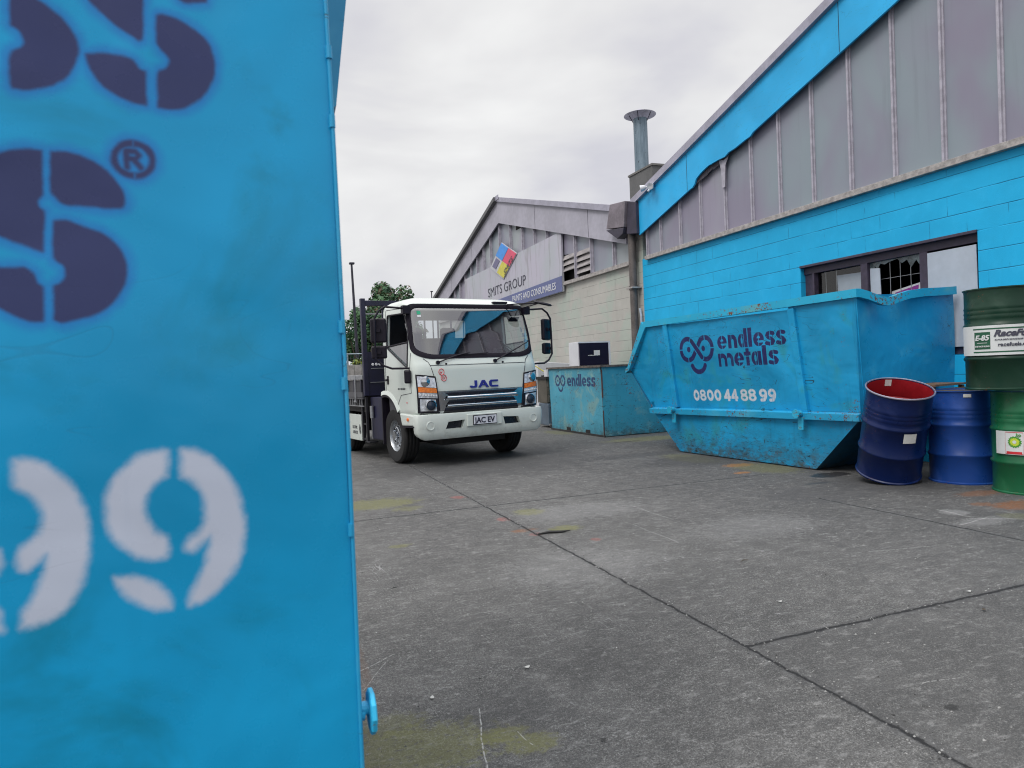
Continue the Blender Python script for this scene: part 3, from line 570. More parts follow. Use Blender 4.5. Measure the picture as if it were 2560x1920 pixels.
f.prism([(5.15, zz), (5.87, zz), (5.87, zz-.11), (5.83, zz-.12), (5.79, zz-.06), (5.72, zz-.14), (5.67, zz-.04), (5.60, zz-.07), (5.54, zz-.01), (5.42, zz-.03), (5.36, zz-.05), (5.30, zz-.03), (5.26, zz-.09), (5.22, zz-.05), (5.2, zz-.2), (5.17, zz-.12), (5.15, zz-.2)], 'y', .10, .106)
f.build('broken_pane', plain('dirty_glass', (.09, .12, .13), .2, var=.6, sc=9), W1)
f = MB()
for s in (5.42, 5.56, 5.70): f.box(s-.0025, s+.0025, .118, .124, oz0+.08, zz)
for z in (zz-.22, zz-.44, zz-.66): f.box(5.15, 5.87, .127, .131, z-.002, z+.002)
for s in (4.42, 4.6): f.box(s-.0025, s+.0025, .118, .124, oz0+.08, zz)
f.build('wire_grille', M['alu'], W1)
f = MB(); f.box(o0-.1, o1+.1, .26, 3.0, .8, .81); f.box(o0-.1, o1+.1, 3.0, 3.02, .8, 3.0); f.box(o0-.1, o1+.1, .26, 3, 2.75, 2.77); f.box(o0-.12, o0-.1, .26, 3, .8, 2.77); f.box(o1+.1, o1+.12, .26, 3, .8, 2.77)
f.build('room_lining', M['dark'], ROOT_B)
# sheets standing in the window
def board(label, pts, y, th=.012, mat='board', name='board'):
    f = MB(); r = thing(name, label, 'board', (7.2+y, 11.65-pts[0][0], pts[0][1]), rad(-90), 'boards standing in the workshop window')
    f.prism([(p[0]-pts[0][0], p[1]-pts[0][1]) for p in pts], 'y', 0, th); o = f.build('sheet', M[mat], r, bevel=.002)
board('small white board standing behind the left pane of the low workshop window', [(4.60, 1.3), (5.03, 1.3), (5.03, 2.315), (4.56, 2.33)], .17)
board('narrow white board in the broken middle pane of the workshop window', [(5.17, 1.3), (5.33, 1.3), (5.30, 2.315), (5.16, 2.33)], .085)
board('large white board covering the whole right pane of the workshop window', [(5.985, 1.30), (6.56, 1.30), (6.55, 2.375), (5.985, 2.375)], .03)
ct = thing('carton', 'purple and white carton lying behind the broken window pane', 'box', (7.2+.32, 11.65-5.62, 2.02), rad(-90))
f = MB(); f.hexa([(-.27,-.1,-.2),(.22,-.1,-.08),(.22,.2,-.08),(-.27,.2,-.2),(-.27,-.1,.0),(.27,-.1,.09),(.27,.2,.09),(-.27,.2,.0)]); f.build('carton_body', M['white'], ct)
f = MB(); f.hexa([(-.22,-.103,-.14),(.08,-.103,-.09),(.08,-.1005,-.09),(-.22,-.1005,-.14),(-.22,-.103,-.02),(.1,-.103,.04),(.1,-.1005,.04),(-.22,-.1005,-.02)]); f.build('printed_panel', plain('purple_print', (.22, .03, .24), .5), ct)
f = MB(); f.box(-.6, .6, -.2, .3, -.24, -.205); f.build('shelf', M['wood'], ROOT_B).location = (5.62, .4, 2.02)
# chimney between the roofs
ch = MB(); ch.box(.0, .95, -.10, .60, 3.0, 5.50)
ROOT_C = thing('chimney', 'tall grey metal flue with conical rain cap on a dark concrete stack', 'chimney', (8.3, 13.70, 0), rad(-90))
ch.build('stack', plain('stack_concrete', (.10, .10, .10), .85, var=.15, sc=3, bump=.3), ROOT_C, bevel=.01)
f = MB(); f.box(-.02, .98, -.12, .62, 5.50, 5.54); f.build('stack_capping', plain('capping', (.13, .125, .12), .8, var=.2), ROOT_C)
def flue_mat():
    g = G('flue_zinc'); o = g.obj(); st = g.noise(1, 6, .7, g.scale(o, (16, 16, 1.3))); sp = g.noise(18, 6, .7, g.scale(o, (1, 1, .6)))
    c = g.mix(g.ss(st, .4, .62), (.12, .17, .21), (.19, .25, .30)); c = g.mix(g.ss(sp, .62, .66), c, (.03, .04, .05))
    return g.out(c, .5, .3, g.bump(sp, .2, .01))
M['flue'] = flue_mat()
f = MB(); f.lathe([(.155, 5.5), (.155, 6.76)], (.2, .12, 0), 'z', 40); f.tube([(.23, -.032, 5.5), (.23, -.032, 6.72)], .006, 6)
fl = f.build('flue_pipe', M['flue'], ROOT_C, smooth=True)
f = MB(); f.lathe([(.355, 6.84), (.358, 6.846), (.26, 6.885), (.13, 6.935), (.02, 6.99), (.0, 6.99)], (.2, .12, 0), 'z', 48, cap=False); f.lathe([(.355, 6.84), (.35, 6.838), (.25, 6.872), (.05, 6.95), (.0, 6.96)], (.2, .12, 0), 'z', 48, cap=False)
f.build('rain_cap', M['flash'], ROOT_C, smooth=True, fix=False)
for a in range(4):
    q = rad(45+90*a); f = MB(); f.tube([(.2+.155*math.cos(q), .12+.155*math.sin(q), 6.70), (.2+.24*math.cos(q), .12+.24*math.sin(q), 6.875)], .009, 5); f.build('cap_strut', M['darkmetal'], ROOT_C)
# floodlight on the barge
fl = thing('floodlight', 'small white twin floodlight fixed to the barge of the blue gable', 'light', (7.2-.15, 10.93, 4.50), rad(-90))
f = MB(); f.box(-.06, .06, -.09, -.04, -.05, .05); f.build('mount', M['white'], fl, bevel=.008)
for k, (dx, dz, ax) in enumerate([(-.10, .02, (-.6, -.7, -.2)), (.10, .0, (.5, -.7, -.35))]):
    f = MB(); f.lathe([(.02, 0), (.045, .03), (.06, .09), (.062, .10), (.05, .10), (.0, .085)], (0, 0, 0), 'z', 20, cap=False)
    o = f.build('lamp_head', M['white'], fl, smooth=True); o.location = (dx, -.10, dz); o.rotation_euler = Vector(ax).to_track_quat('Z', 'Y').to_euler()
f = MB(); f.tube([(-.1, -.1, .02), (0, -.07, 0), (.1, -.1, 0)], .014, 6); f.tube([(0, -.07, -.02), (.0, -.12, -.09)], .022, 8); f.build('bracket', M['white'], fl)

# ------------------------------------------------------------------ grey building
ROOT_G = thing('grey_building', 'weathered grey block warehouse with symmetrical gable and dirty clerestory', 'building', (7.2, 11.65, 0), rad(-90))
AP = -7.71
gt = lambda s: 6.28-.272*abs(s-AP)        # roof underside line
gb = lambda s: 5.64-.27*abs(s-AP)         # fascia lower line
w = MB(); w.box(-15.6, -.002, 0, .25, 0, SILL-.02); w.box(-15.6, -15.35, .25, 19, 0, 3.9); w.box(-.25, -.002, .25, 19, 0, 3.9); w.box(-.26, -.002, .02, .25, SILL-.02, 3.85); w.box(-15.6, 0, 19, 19.2, 0, 4)
w.build('wall', M['wallgrey'], ROOT_G)
f = MB(); f.prism([(-15.6, gt(-15.6)), (AP, gt(AP)), (-.35, gt(-.35)), (-.35, gb(-.35)), (AP, gb(AP)), (-13.6, gb(-13.6)), (-15.6, gb(-15.6)-.1)], 'y', -.14, -.10)
f.build('fascia', M['greypanel'], ROOT_G)
for s in (-1.95, -4.92, -10.4, -13): f = MB(); f.box(s-.006, s+.006, -.143, -.1405, gb(s)+.01, gt(s)-.01); f.build('panel_joint', M['darkmetal'], ROOT_G)
f = MB(); roofline(AP, -.3, .13, -.2, -.02, gt); f.build('barge_flashing', M['flash'], ROOT_G)
f = MB(); roofline(-15.9, AP, .12, -.26, -.02, gt); f.build('barge_board', plain('dark_barge', (.12, .12, .125), .7, var=.2), ROOT_G)
f = MB(); f.box(AP-.25, AP+.30, -.215, -.205, gt(AP)+.0, gt(AP)+.135); f.build('ridge_cap', M['flash'], ROOT_G, bevel=.02)
f = MB(); roofline(-15.9, AP, .04, -.02, 19.2, gt, .05); roofline(AP, -.3, .04, -.02, 19.2, gt, .05); f.build('roof', M['roofing'], ROOT_G)
ge = [-15.0, -14.3, -13.6, -12.9, -12.2, -11.5, -10.8, -10.1, -9.4, -8.7, -7.86, -6.95, -6.02, -5.18, -4.36, -3.60, -2.80, -2.0, -1.0, -.3]
for a, b in zip(ge[:-1], ge[1:]):
    f = MB(); f.prism([(a+.02, SILL), (b-.02, SILL), (b-.02, gb(b)+.25), (a+.02, gb(a)+.25)] if not a < AP < b else [(a+.02, SILL), (b-.02, SILL), (b-.02, gb(b)+.2), (AP, gb(AP)+.2), (a+.02, gb(a)+.2)], 'y', -.012, 0)
    if -3.7 < a < -2.7:   # louvred bays: upper glazing only
        f = MB(); zt_ = 3.98 if a < -3.5 else 3.85
        f.prism([(a+.02, zt_), (b-.02, zt_-.06), (b-.02, gb(b)+.25), (a+.02, gb(a)+.25)], 'y', -.012, 0)
    f.build('clerestory_pane', M['pane'] if random.random() < .6 else M['pane_b'], ROOT_G)
for s in ge:
    f = MB(); f.box(s-.04, s+.04, -.05, 0, SILL+.03, gb(s)+.22); f.box(s-.015, s+.015, -.09, -.05, SILL+.03, gb(s)+.22); f.build('mullion', M['mull'], ROOT_G)
f = MB(); f.box(-15.4, -.25, -.08, -.002, SILL-.05, SILL+.03); f.build('clerestory_sill', M['sill'], ROOT_G)
f = MB(); f.box(-15.5, -.3, .15, .19, SILL, SILL+.1); f.prism([(-15.4, SILL+.1), (-.3, SILL+.1), (-.3, gb(-.3)+.4), (AP, gb(AP)+.4), (-15.4, gb(-15.4)+.4)], 'y', .15, .19); f.build('clerestory_backing', M['dark'], ROOT_G)
lm = plain('louvre_blade', (.30, .28, .28), .5, var=.2)
for k in range(4):       # glass louvres in two bays, some missing or slipped
    for (a, b, zz0, skip) in ((-3.56, -2.86, 3.42, (0,)), (-2.76, -2.04, 3.40, ())):
        if k in skip: continue
        z = zz0+k*.135; f = MB(); f.hexa([(a, -.07, z), (b, -.07, z+.03*(k % 2)), (b, -.065, z), (a, -.065, z), (a, -.01, z+.12), (b, -.01, z+.12+.02*(k % 3)), (b, -.005, z+.12), (a, -.005, z+.12)])
        f.build('louvre_blade', lm, ROOT_G)
f = MB(); f.box(AP+1.12, AP+1.75, -.02, -.0125, gb(-6)+.02, gb(-6)+.16); f.build('open_gap', M['dark'], ROOT_G)
# gutter box and downpipe at the party line
dp = thing('downpipe', 'brown downpipe with boxy rainwater head between the grey and blue buildings', 'downpipe', (7.2, 11.60, 0), rad(-90))
f = MB(); f.hexa([(-.90,-.30,4.04),(-.20,-.30,3.94),(-.20,-.02,3.94),(-.90,-.02,4.04),(-.72,-.30,4.50),(-.12,-.30,4.43),(-.12,-.02,4.43),(-.72,-.02,4.50)])
hd = f.build('rainwater_head', plain('rain_head_metal', (.19, .165, .19), .6, .2, var=.25, sc=3), dp, bevel=.01)
f = MB(); f.prism([(-.91, 4.02), (-.20, 3.93), (-.24, 3.82), (-.46, 3.76)], 'y', -.305, -.02); f.hexa([(-.19,-.25,3.80),(.10,-.20,3.76),(.10,-.02,3.76),(-.19,-.02,3.80),(-.11,-.25,4.42),(.10,-.20,4.36),(.10,-.02,4.36),(-.11,-.02,4.42)]); f.build('gutter_end', plain('gutter_dark', (.035, .03, .05), .6, var=.3), dp, bevel=.01)
f = MB(); f.lathe([(.075, 0), (.075, 3.85)], (-.22, -.12, 0), 'z', 20); f.tube([(-.22, -.12, 2.72), (-.22, -.12, 2.80)], .09, 16)
f.build('pipe', plain('downpipe_brown', (.10, .085, .08), .55, var=.3, sc=5), dp, smooth=True)
f = MB(); f.box(-.34, -.10, -.215, -.002, 2.745, 2.775); f.build('pipe_bracket', M['sill'], dp)
f = MB(); f.tube([(-.09, -.05, 0), (-.09, -.05, 2.2), (-.11, -.06, 2.35)], .022, 8); f.tube([(-.04, -.04, 0), (-.04, -.04, 1.9)], .015, 8); f.build('conduit', M['board'], dp)
f = MB(); f.box(-.14, -.02, -.40, -.36, 3.9, 4.05); f.build('small_plate', M['galv'], dp) if False else None
# sign
sg = thing('sign_board', 'large pale SMITS GROUP sign with coloured diamond on the grey gable', 'sign', (7.2, 11.37, .01), rad(-90))
sgm = G('sign_face'); o_ = sgm.obj(); st = sgm.noise(1, 6, .65, sgm.scale(o_, (7, 7, .8)))
Zs = sgm.xyz(o_)[2]; cc = sgm.mix(sgm.ss(sgm.noise(.8, 4), .35, .65), (.44, .42, .50), (.40, .42, .46)); cc = sgm.mix(sgm.m('MULTIPLY', sgm.ss(st, .5, .68), .42), cc, (.15, .15, .13))
M['sign'] = sgm.out(cc, .6)
f = MB(); f.prism([(-11.73, 2.9), (-8.0, 3.055), (-3.76, 3.085), (-3.74, 4.52), (-6.6, 4.50), (-8.9, 4.47), (-11.73, 4.46)], 'y', -.10, -.05); f.build('sign_panel', M['sign'], sg)
f = MB(); f.prism([(-10.5, 2.95), (-8.0, 3.06), (-3.765, 3.09), (-3.755, 3.46), (-10.5, 3.36)], 'y', -.112, -.1015)
f.build('navy_band', plain('navy_band', (.10, .12, .26), .5, var=.12, sc=2), sg)
def diamond(pts, mat, nm, y=-.135):
    f = MB(); f.prism(pts, 'y', y, y+.012); return f.build(nm, mat, D0)
T_, R_, B_, L_ = (-7.82, 5.02), (-6.6, 4.49), (-7.78, 3.93), (-8.92, 4.44)
lp = lambda a, b, t: (a[0]+(b[0]-a[0])*t, a[1]+(b[1]-a[1])*t)
def Q(u, v): # u along L->T ... bilinear in the diamond
    a = lp(L_, T_, u); b = lp(B_, R_, u); return lp(a, b, v)
f = MB(); f.prism([T_, R_, B_, L_], 'y', -.123, -.1015); D0 = f.build('diamond_panel', plain('diamond_base', (.46, .46, .5), .5), sg)
diamond([Q(.5, .02), Q(.98, .02), Q(.98, .48), Q(.5, .48)], plain('sign_blue', (.04, .25, .68), .5), 'blue_patch')
diamond([Q(.5, .5), Q(.98, .5), Q(.98, .98), Q(.5, .98)], plain('sign_red', (.62, .07, .14), .5), 'red_patch')
diamond([Q(.04, .5), Q(.48, .5), Q(.48, .98), Q(.04, .98)], plain('sign_yellow', (.55, .50, .06), .5), 'yellow_patch')
diamond([Q(.10, .10), Q(.44, .10), Q(.44, .36), Q(.10, .36)], plain('sign_slate', (.13, .12, .22), .5), 'slate_patch')
ink = plain('sign_ink', (.05, .05, .075), .6)
def diag(x0, z0, ang, y=-.146): 
    c, s = math.cos(ang), math.sin(ang); return lambda a, b, t: (x0+a*c-b*s, y-t-.002, z0+a*s+b*c)
text('sign_letters', 'SMITS', .21, diag(-7.62, 4.02, math.atan2(R_[1]-B_[1], R_[0]-B_[0])), ink, sg, 0, 1.5)
text('sign_letters', 'SMITS GROUP', .39, flat(-9.3, -.1035, 3.56), ink, sg, .0, ex=.002, w=3.2)
text('sign_letters', 'PAINTS AND CONSUMABLES', .25, flat(-7.13, -.1145, 3.18), M['white'], sg, .0, ex=.002, w=3.0)
# ------------------------------------------------------------------ big skip
NAVYP = (.020, .020, .10); WHITEP = (.56, .58, .62)
sk = thing('skip_bin', 'large blue skip with sloping ends lettered endless metals, beside the blue workshop wall', 'skip', (5.36, 8.70, 0), math.atan2(-.995, .095))
skp = painted('skip_paint', (.010, .28, .53), .40, .55, 1.0, .8, zlow=.62, dent=.8, pale=(.025, .27, .34), var=.18, streak=.35)
skp_t = painted('skip_paint_lettered', (.010, .28, .53), .40, .45, .0, .85, attrs=[('navy', NAVYP, .003), ('white', WHITEP, .009)], dent=.8, pale=(.025, .27, .34), var=.18, streak=.3)
skp_rim = painted('skip_rim_paint', (.018, .34, .54), .42, .85, 0, .9, dent=.2, pale=(.10, .36, .40))
nof = lambda z: .12*max(0, (1.8-z))/1.2+.02          # side wall leans inward going down
zz_ = lambda s, z: z+.014*s                           # the skip stands a touch higher at its right end
def YN(X, Z):
    return .02+.12*np.maximum(0, 1.8-Z)/1.2-.02*np.sin((X-.55)/2.1*math.pi)*np.sin(np.clip((Z-.6)/1.2, 0, 1)*math.pi)+.006*np.sin(X*9+1)*np.cos(Z*7)
def skip_navy(X, Z):
    Z = Z-.010*(X-.9)
    xh = .165; b1, b2 = 1.398, 1.176
    it = [('e', 1.455, 1.615, b1, xh), ('n', 1.640, 1.785, b1, xh), ('d', 1.805, 1.955, b1, xh), ('l', 1.972, 2.03, b1, xh), ('e', 2.055, 2.215, b1, xh), ('s', 2.235, 2.375, b1, xh), ('s', 2.392, 2.53, b1, xh),
          ('m', 1.45, 1.70, b2, xh), ('e', 1.715, 1.87, b2, xh), ('t', 1.878, 1.99, b2, xh), ('a', 2.0, 2.155, b2, xh), ('l', 2.175, 2.235, b2, xh), ('s', 2.26, 2.40, b2, xh)]
    return mn(words(X, Z, it), face_logo(X, Z, 1.045, 1.425, .66))
def skip_white(X, Z):
    Z = Z-.016*(X-.9); h = .142; b = .738; w = .112
    xs = [.885, 1.018, 1.155, 1.29, 1.46, 1.59, 1.755, 1.885, 2.05, 2.185]
    return words(X, Z, [(c, x, x+w, b, h) for c, x in zip('0800448899', xs)])
grid_panel('side_panel', .50, 2.68, .66, 1.79, 560, 290, YN, skp_t, sk, {'navy': skip_navy, 'white': skip_white})
def P3(s, z, d=0): return (s, nof(z)+d, zz_(s, z))
BW = 1.46                                             # width of the skip
f = MB()
# left and right thirds of the upper side
def patch(pts, n=8):
    a, b, c, d = pts
    def fn(u, v):
        s = (a[0]*(1-u)+b[0]*u)*(1-v)+(d[0]*(1-u)+c[0]*u)*v; z = (a[1]*(1-u)+b[1]*u)*(1-v)+(d[1]*(1-u)+c[1]*u)*v
        return (s, nof(z)-.012*math.sin(math.pi*u)*math.sin(math.pi*v), zz_(s, z))
    f.sheet(fn, np.linspace(0, 1, n), np.linspace(0, 1, n))
patch([(.005, .58), (.50, .60), (.44, 1.80), (.0, 1.80)])
patch([(-.465, 1.165), (.005, .58), (.0, 1.2), (-.46, 1.17)], 6)
f.add([P3(-.465, 1.165), P3(.003, .60), P3(.0, 1.80)], [(0, 1, 2)])
patch([(2.66, .62), (3.43, .62), (3.46, 1.80), (2.60, 1.80)], 10)
# strip between lettered panel and rail
f.sheet(lambda u, v: (u, nof(.52+v*.15)+.0, .52+v*.15+.014*u*(1-v)*0+.0), np.linspace(.49, 2.69, 6), [0, 1])
f.build('side_panel', skp, sk, smooth=True, fix=False)
f = MB()   # lower hopper side
f.sheet(lambda u, v: ((.0+(.5-.0)*(1-v))*(1-u)+(2.78+(3.40-2.78)*v)*u, .17-.06*v+.01*math.sin(u*9), .015+v*(.55+.045*u)), np.linspace(0, 1, 24), np.linspace(0, 1, 6))
f.build('hopper_side', skp, sk, smooth=True, fix=False)
f = MB()   # far side, floor and sloping ends
BZ = .012
f.quad((.5, .17, BZ), (2.78, .17, BZ), (2.78, BW-.1, BZ), (.5, BW-.1, BZ))
f.quad((2.78, .17, BZ), (3.40, .10, .60), (3.38, BW-.12, .60), (2.78, BW-.1, BZ))
f.quad((.5, .17, BZ), (0.0, .11, .57), (0.0, BW-.08, .57), (.5, BW-.1, BZ)); f.quad((0, .11, .57), (-.465, .07, 1.165), (-.465, BW-.05, 1.165), (0, BW-.08, .57))
f.add([(0, BW-.05, .57), (3.40, BW-.05, .6), (3.44, BW, 1.84), (0, BW, 1.80), (-.465, BW, 1.165)], [(0, 1, 2, 3, 4)]); f.quad((.5, BW-.1, BZ), (2.78, BW-.1, BZ), (3.4, BW-.05, .6), (0, BW-.05, .57))
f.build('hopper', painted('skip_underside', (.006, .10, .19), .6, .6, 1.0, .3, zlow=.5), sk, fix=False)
f = MB()   # dented end wall, set slightly askew
EY = lambda v, z: 3.455-.01+(1.8-z)*-.02+.075*v/1.4+.05*math.exp(-((v-.5)/.22)**2-((z-1.75)/.28)**2)*-1.4+.025*math.sin(v*4)*math.sin(z*3)
f.sheet(lambda v, z: (EY(v, z), v+.02+.06*(1.8-z)/1.2, zz_(3.45, z)), np.linspace(.0, BW-.0, 26), np.linspace(.56, 1.83, 18))
f.build('end_wall', painted('skip_end_paint', (.012, .24, .47), .33, .3, .35, .3, zlow=.4, dent=.7, var=.08), sk, smooth=True, fix=False)
f = MB()   # top rim
def rimbox(a, b, h=.085, d=.055):
    a = Vector(a); b = Vector(b); f.hexa([(a.x, a.y, a.z), (b.x, b.y, b.z), (b.x, b.y+d, b.z), (a.x, a.y+d, a.z), (a.x, a.y, a.z+h), (b.x, b.y, b.z+h), (b.x, b.y+d, b.z+h), (a.x, a.y+d, a.z+h)])
xs = np.linspace(0, 3.49, 9)
for a, b in zip(xs[:-1], xs[1:]): rimbox((a, -.02, zz_(a, 1.785)), (b, -.02, zz_(b, 1.785)))
f.build('top_rim', skp_rim, sk)
f = MB(); vs = [.036, .14, .25, .34, .42, .50, .60, .75, .95, 1.2, BW]; dz = [0, -.02, -.05, -.075, -.082, -.075, -.045, -.012, .01, .02, .035]
R = [(3.44+.09*v/1.4, v, zz_(3.45, 1.785)+d) for v, d in zip(vs, dz)]
for a, b in zip(R[:-1], R[1:]): f.hexa([(a[0], a[1], a[2]), (a[0]+.05, a[1], a[2]), (b[0]+.05, b[1], b[2]), (b[0], b[1], b[2]), (a[0], a[1], a[2]+.085), (a[0]+.05, a[1], a[2]+.085), (b[0]+.05, b[1], b[2]+.085), (b[0], b[1], b[2]+.085)])
f.build('end_rim', skp_rim, sk)
f = MB()
f.hexa([(-.50, -.0, 1.13), (-.42, -.0, 1.17), (-.42, .06, 1.17), (-.50, .06, 1.13), (-.04, -.02, 1.87), (.05, -.02, 1.785), (.05, .05, 1.785), (-.04, .05, 1.87)])
f.hexa([(-.50, .0, 1.13), (-.44, .0, 1.16), (-.44, BW, 1.16), (-.50, BW, 1.13), (-.50, .0, 1.2), (-.44, .0, 1.22), (-.44, BW, 1.22), (-.50, BW, 1.2)])
f.box(0, 3.5, BW-.03, BW+.03, 1.80, 1.87)
f.build('sloping_rim', skp_rim, sk)
for s in (.455, 2.64):
    f = MB(); f.hexa([(s+.04, nof(.66)-.05, .64), (s+.12, nof(.66)-.05, .64), (s+.12, nof(.66)+.03, .64), (s+.04, nof(.66)+.03, .64), (s-.03, -.012, 1.80), (s+.055, -.012, 1.80), (s+.055, .06, 1.80), (s-.03, .06, 1.80)])
    f.build('post', skp, sk, bevel=.005)
f = MB()
for a, b in zip(np.linspace(-.01, 3.42, 7)[:-1], np.linspace(-.01, 3.42, 7)[1:]):
    f.hexa([(a, .055, .535+.013*a), (b, .055, .535+.013*b), (b, .14, .53+.013*b), (a, .14, .53+.013*a), (a, .045, .605+.013*a), (b, .045, .605+.013*b), (b, .15, .62+.013*b), (a, .15, .62+.013*a)])
f.build('rail', painted('skip_rail_paint', (.020, .33, .58), .4, .8, 0, .5, dent=.1), sk)
for s in (.50, 2.66):
    f = MB(); f.tube([(s+.04, .05, .60+.013*s), (s+.04, -.025, .60+.013*s)], .035, 12); f.lathe([(.05, 0), (.05, .012)], (s+.04, -.035, .60+.013*s), 'y', 14); f.box(s+.01, s+.08, .035, .052, .42+.013*s, .56+.013*s)
    f.build('lifting_lug', skp_rim, sk, bevel=.003)
# ------------------------------------------------------------------ foreground skip (only its end shows)
EOF_ = 0
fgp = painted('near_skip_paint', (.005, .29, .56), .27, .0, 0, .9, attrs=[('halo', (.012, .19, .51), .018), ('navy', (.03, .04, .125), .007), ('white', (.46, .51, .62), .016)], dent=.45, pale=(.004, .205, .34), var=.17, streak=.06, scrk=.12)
near = thing('skip_bin', 'tall blue skip close on the left with huge blurred stencilled letters and the number 99', 'skip', (0, 1.25, 0))
FN = [smooth_poly(p) for p in FG_NAVY]; FW = [smooth_poly(p) for p in FG_WHITE]
def uni(X, Z, L):
    d = np.full(X.shape, 1e9)
    for p in L:
        x0, z0 = p.min(0)-.05; x1, z1 = p.max(0)+.05; s = (X > x0) & (X < x1) & (Z > z0) & (Z < z1)
        if s.any(): d[s] = np.minimum(d[s], sd_poly(X[s], Z[s], p))
    return d
def regmark(X, Z):
    c = (-.161, 1.612); d = mxm(sd_ell(X, Z, c[0], c[1], .031, .030), -sd_ell(X, Z, c[0], c[1], .0235, .022))
    r = [(c[0]-.010, c[1]-.013), (c[0]-.010, c[1]+.013), (c[0]+.003, c[1]+.013), (c[0]+.008, c[1]+.007), (c[0]+.003, c[1]+.001), (c[0]-.008, c[1]+.001)]
    d = mxm(d, -sd_box(X, Z, c[0]-.0015, c[0]+.002, c[1]-.05, c[1]+.05)); return mn(d, mn(sd_line(X, Z, r, .0065), sd_line(X, Z, [(c[0], c[1]), (c[0]+.010, c[1]-.013)], .0065)))
fnav = lambda X, Z: mn(uni(X, Z, FN), regmark(X, Z)+.001)
fwhi = lambda X, Z: uni(X, Z, FW)+.005
def FY(X, Z):        # sheet bows and waves gently
    return -.004*np.sin(np.clip((Z-.42)/1.6, 0, 1)*math.pi)-.003*np.sin(X*6+Z*2.6)-.006*np.exp(-((X-.02)/.09)**2-((Z-1.47)/.11)**2)+.004*np.exp(-((X+.05)/.2)**2-((Z-.9)/.3)**2)
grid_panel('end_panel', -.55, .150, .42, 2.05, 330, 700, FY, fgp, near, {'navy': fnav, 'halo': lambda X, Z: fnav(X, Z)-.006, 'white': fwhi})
f = MB(); f.box(-1.75, -.551, .0, .01, .25, 2.05); f.box(-1.75, .150, .004, .012, .15, .42); f.box(-1.75, -1.745, .012, 1.4, .15, 2.05); f.box(-1.745, .219, 1.39, 1.4, .15, 1.8)
f.hexa([(.152, .004, .15), (.158, .004, .15), (.225, 1.4, .15), (.219, 1.4, .15), (.150, .004, 1.80), (.156, .004, 1.80), (.225, 1.4, 1.80), (.219, 1.4, 1.80)])
f.quad((-1.75, .012, .16), (.15, .012, .16), (.21, 1.4, .16), (-1.75, 1.4, .16))
for sx in (-1.6, -.1):
    f.box(sx, sx+.12, .1, 1.3, .0, .158)
f.build('body_shell', painted('near_skip_shell', (.014, .25, .48), .4, .4, .4, .5, zlow=.3), near)
f = MB(); f.tube([(.151, .0, .15), (.1525, -.004, .6), (.155, -.006, 1.2), (.153, -.006, 1.7), (.149, -.003, 2.05)], .0035, 8)
for z in (1.82, 1.70, 1.34, 1.24, .98): f.tube([(.152, -.006, z-.012), (.152, -.006, z+.010)], .0055, 8)
f.build('corner_weld', painted('weld_paint', (.02, .30, .55), .35, .5, 0, .8, dent=.1), near, smooth=True)
f = MB(); f.hexa([(.14, .30, 1.80), (.200, .30, 1.845), (.27, 1.4, 1.95), (.14, 1.4, 1.8), (.14, .30, 2.3), (.262, .30, 2.3), (.33, 1.4, 2.4), (.14, 1.4, 2.4)])
f.build('side_flare', painted('flare_paint', (.010, .17, .32), .5, .3, 0, .3), near)
f = MB(); f.tube([(.150, .02, .645), (.172, .02, .645)], [.012, .012], 12); f.tube([(.150, .02, .638), (.164, .02, .636)], [.016, .013], 12)
f.lathe([(.036, 0), (.040, .002), (.040, .009), (.036, .011)], (.171, .02, .637), 'x', 10)
f.build('lug', painted('lug_paint', (.03, .40, .66), .35, .7, 0, .8, dent=.05), near, bevel=.001)
# ------------------------------------------------------------------ small bin
sb = thing('scrap_bin', 'square blue steel scrap bin stencilled endless, with an old oven on top', 'bin', (5.70, 12.90, 0), rad(-90+1.2))
sbp = painted('bin_paint', (.045, .30, .43), .5, .7, .9, 1.5, zlow=.5, dent=.35, pale=(.17, .34, .36), var=.16, streak=.45)
sbt = painted('bin_paint_lettered', (.075, .33, .45), .5, .65, .9, 1.5, zlow=.45, attrs=[('navy', (.02, .05, .14), .006)], dent=.3, pale=(.18, .36, .38), var=.16, streak=.45)
def sb_navy(X, Z):
    h = .165; b = .895
    xs = [(.80, .98), (1.00, 1.15), (1.17, 1.33), (1.345, 1.40), (1.425, 1.59), (1.61, 1.76), (1.78, 1.935)]
    return mn(words(X, Z, [(c, a, b_, b, h) for c, (a, b_) in zip('endless', xs)]), face_logo(X, Z, .50, 1.0, .44))
SBL, SBW = 2.14, 1.36
grid_panel('side_panel', .0, SBL, .012, 1.235, 430, 250, lambda X, Z: -.03*Z/1.2+.004*np.sin(X*5)*np.sin(Z*6), sbt, sb, {'navy': sb_navy})
f = MB()
f.sheet(lambda v, z: (SBL+.03*z/1.2+.004*math.sin(v*7), v-.03*z/1.2*(1-v/SBW), z), np.linspace(0, SBW, 14), np.linspace(.012, 1.235, 10))
f.build('end_panel', sbp, sb, smooth=True, fix=False)
f = MB(); f.quad((-.0, 0, .01), (0, SBW, .01), (-.03, SBW, 1.235), (-.03, -.03, 1.235)); f.quad((0, SBW, .01), (SBL, SBW, .01), (SBL+.03, SBW, 1.235), (-.03, SBW, 1.235)); f.quad((0, 0, .02), (SBL, 0, .02), (SBL, SBW, .02), (0, SBW, .02))
f.build('back_panel', sbp, sb, fix=False)
f = MB(); f.box(-.06, SBL+.06, -.06, .02, 1.235, 1.27); f.box(SBL-.02, SBL+.06, .02, SBW, 1.235, 1.27); f.box(-.06, .0, .02, SBW, 1.235, 1.27); f.box(.0, SBL-.02, .02, SBW, 1.235, 1.25)
f.build('top_rim', plain('rusty_rim', (.10, .085, .075), .8, var=.5, sc=14), sb)
f = MB()
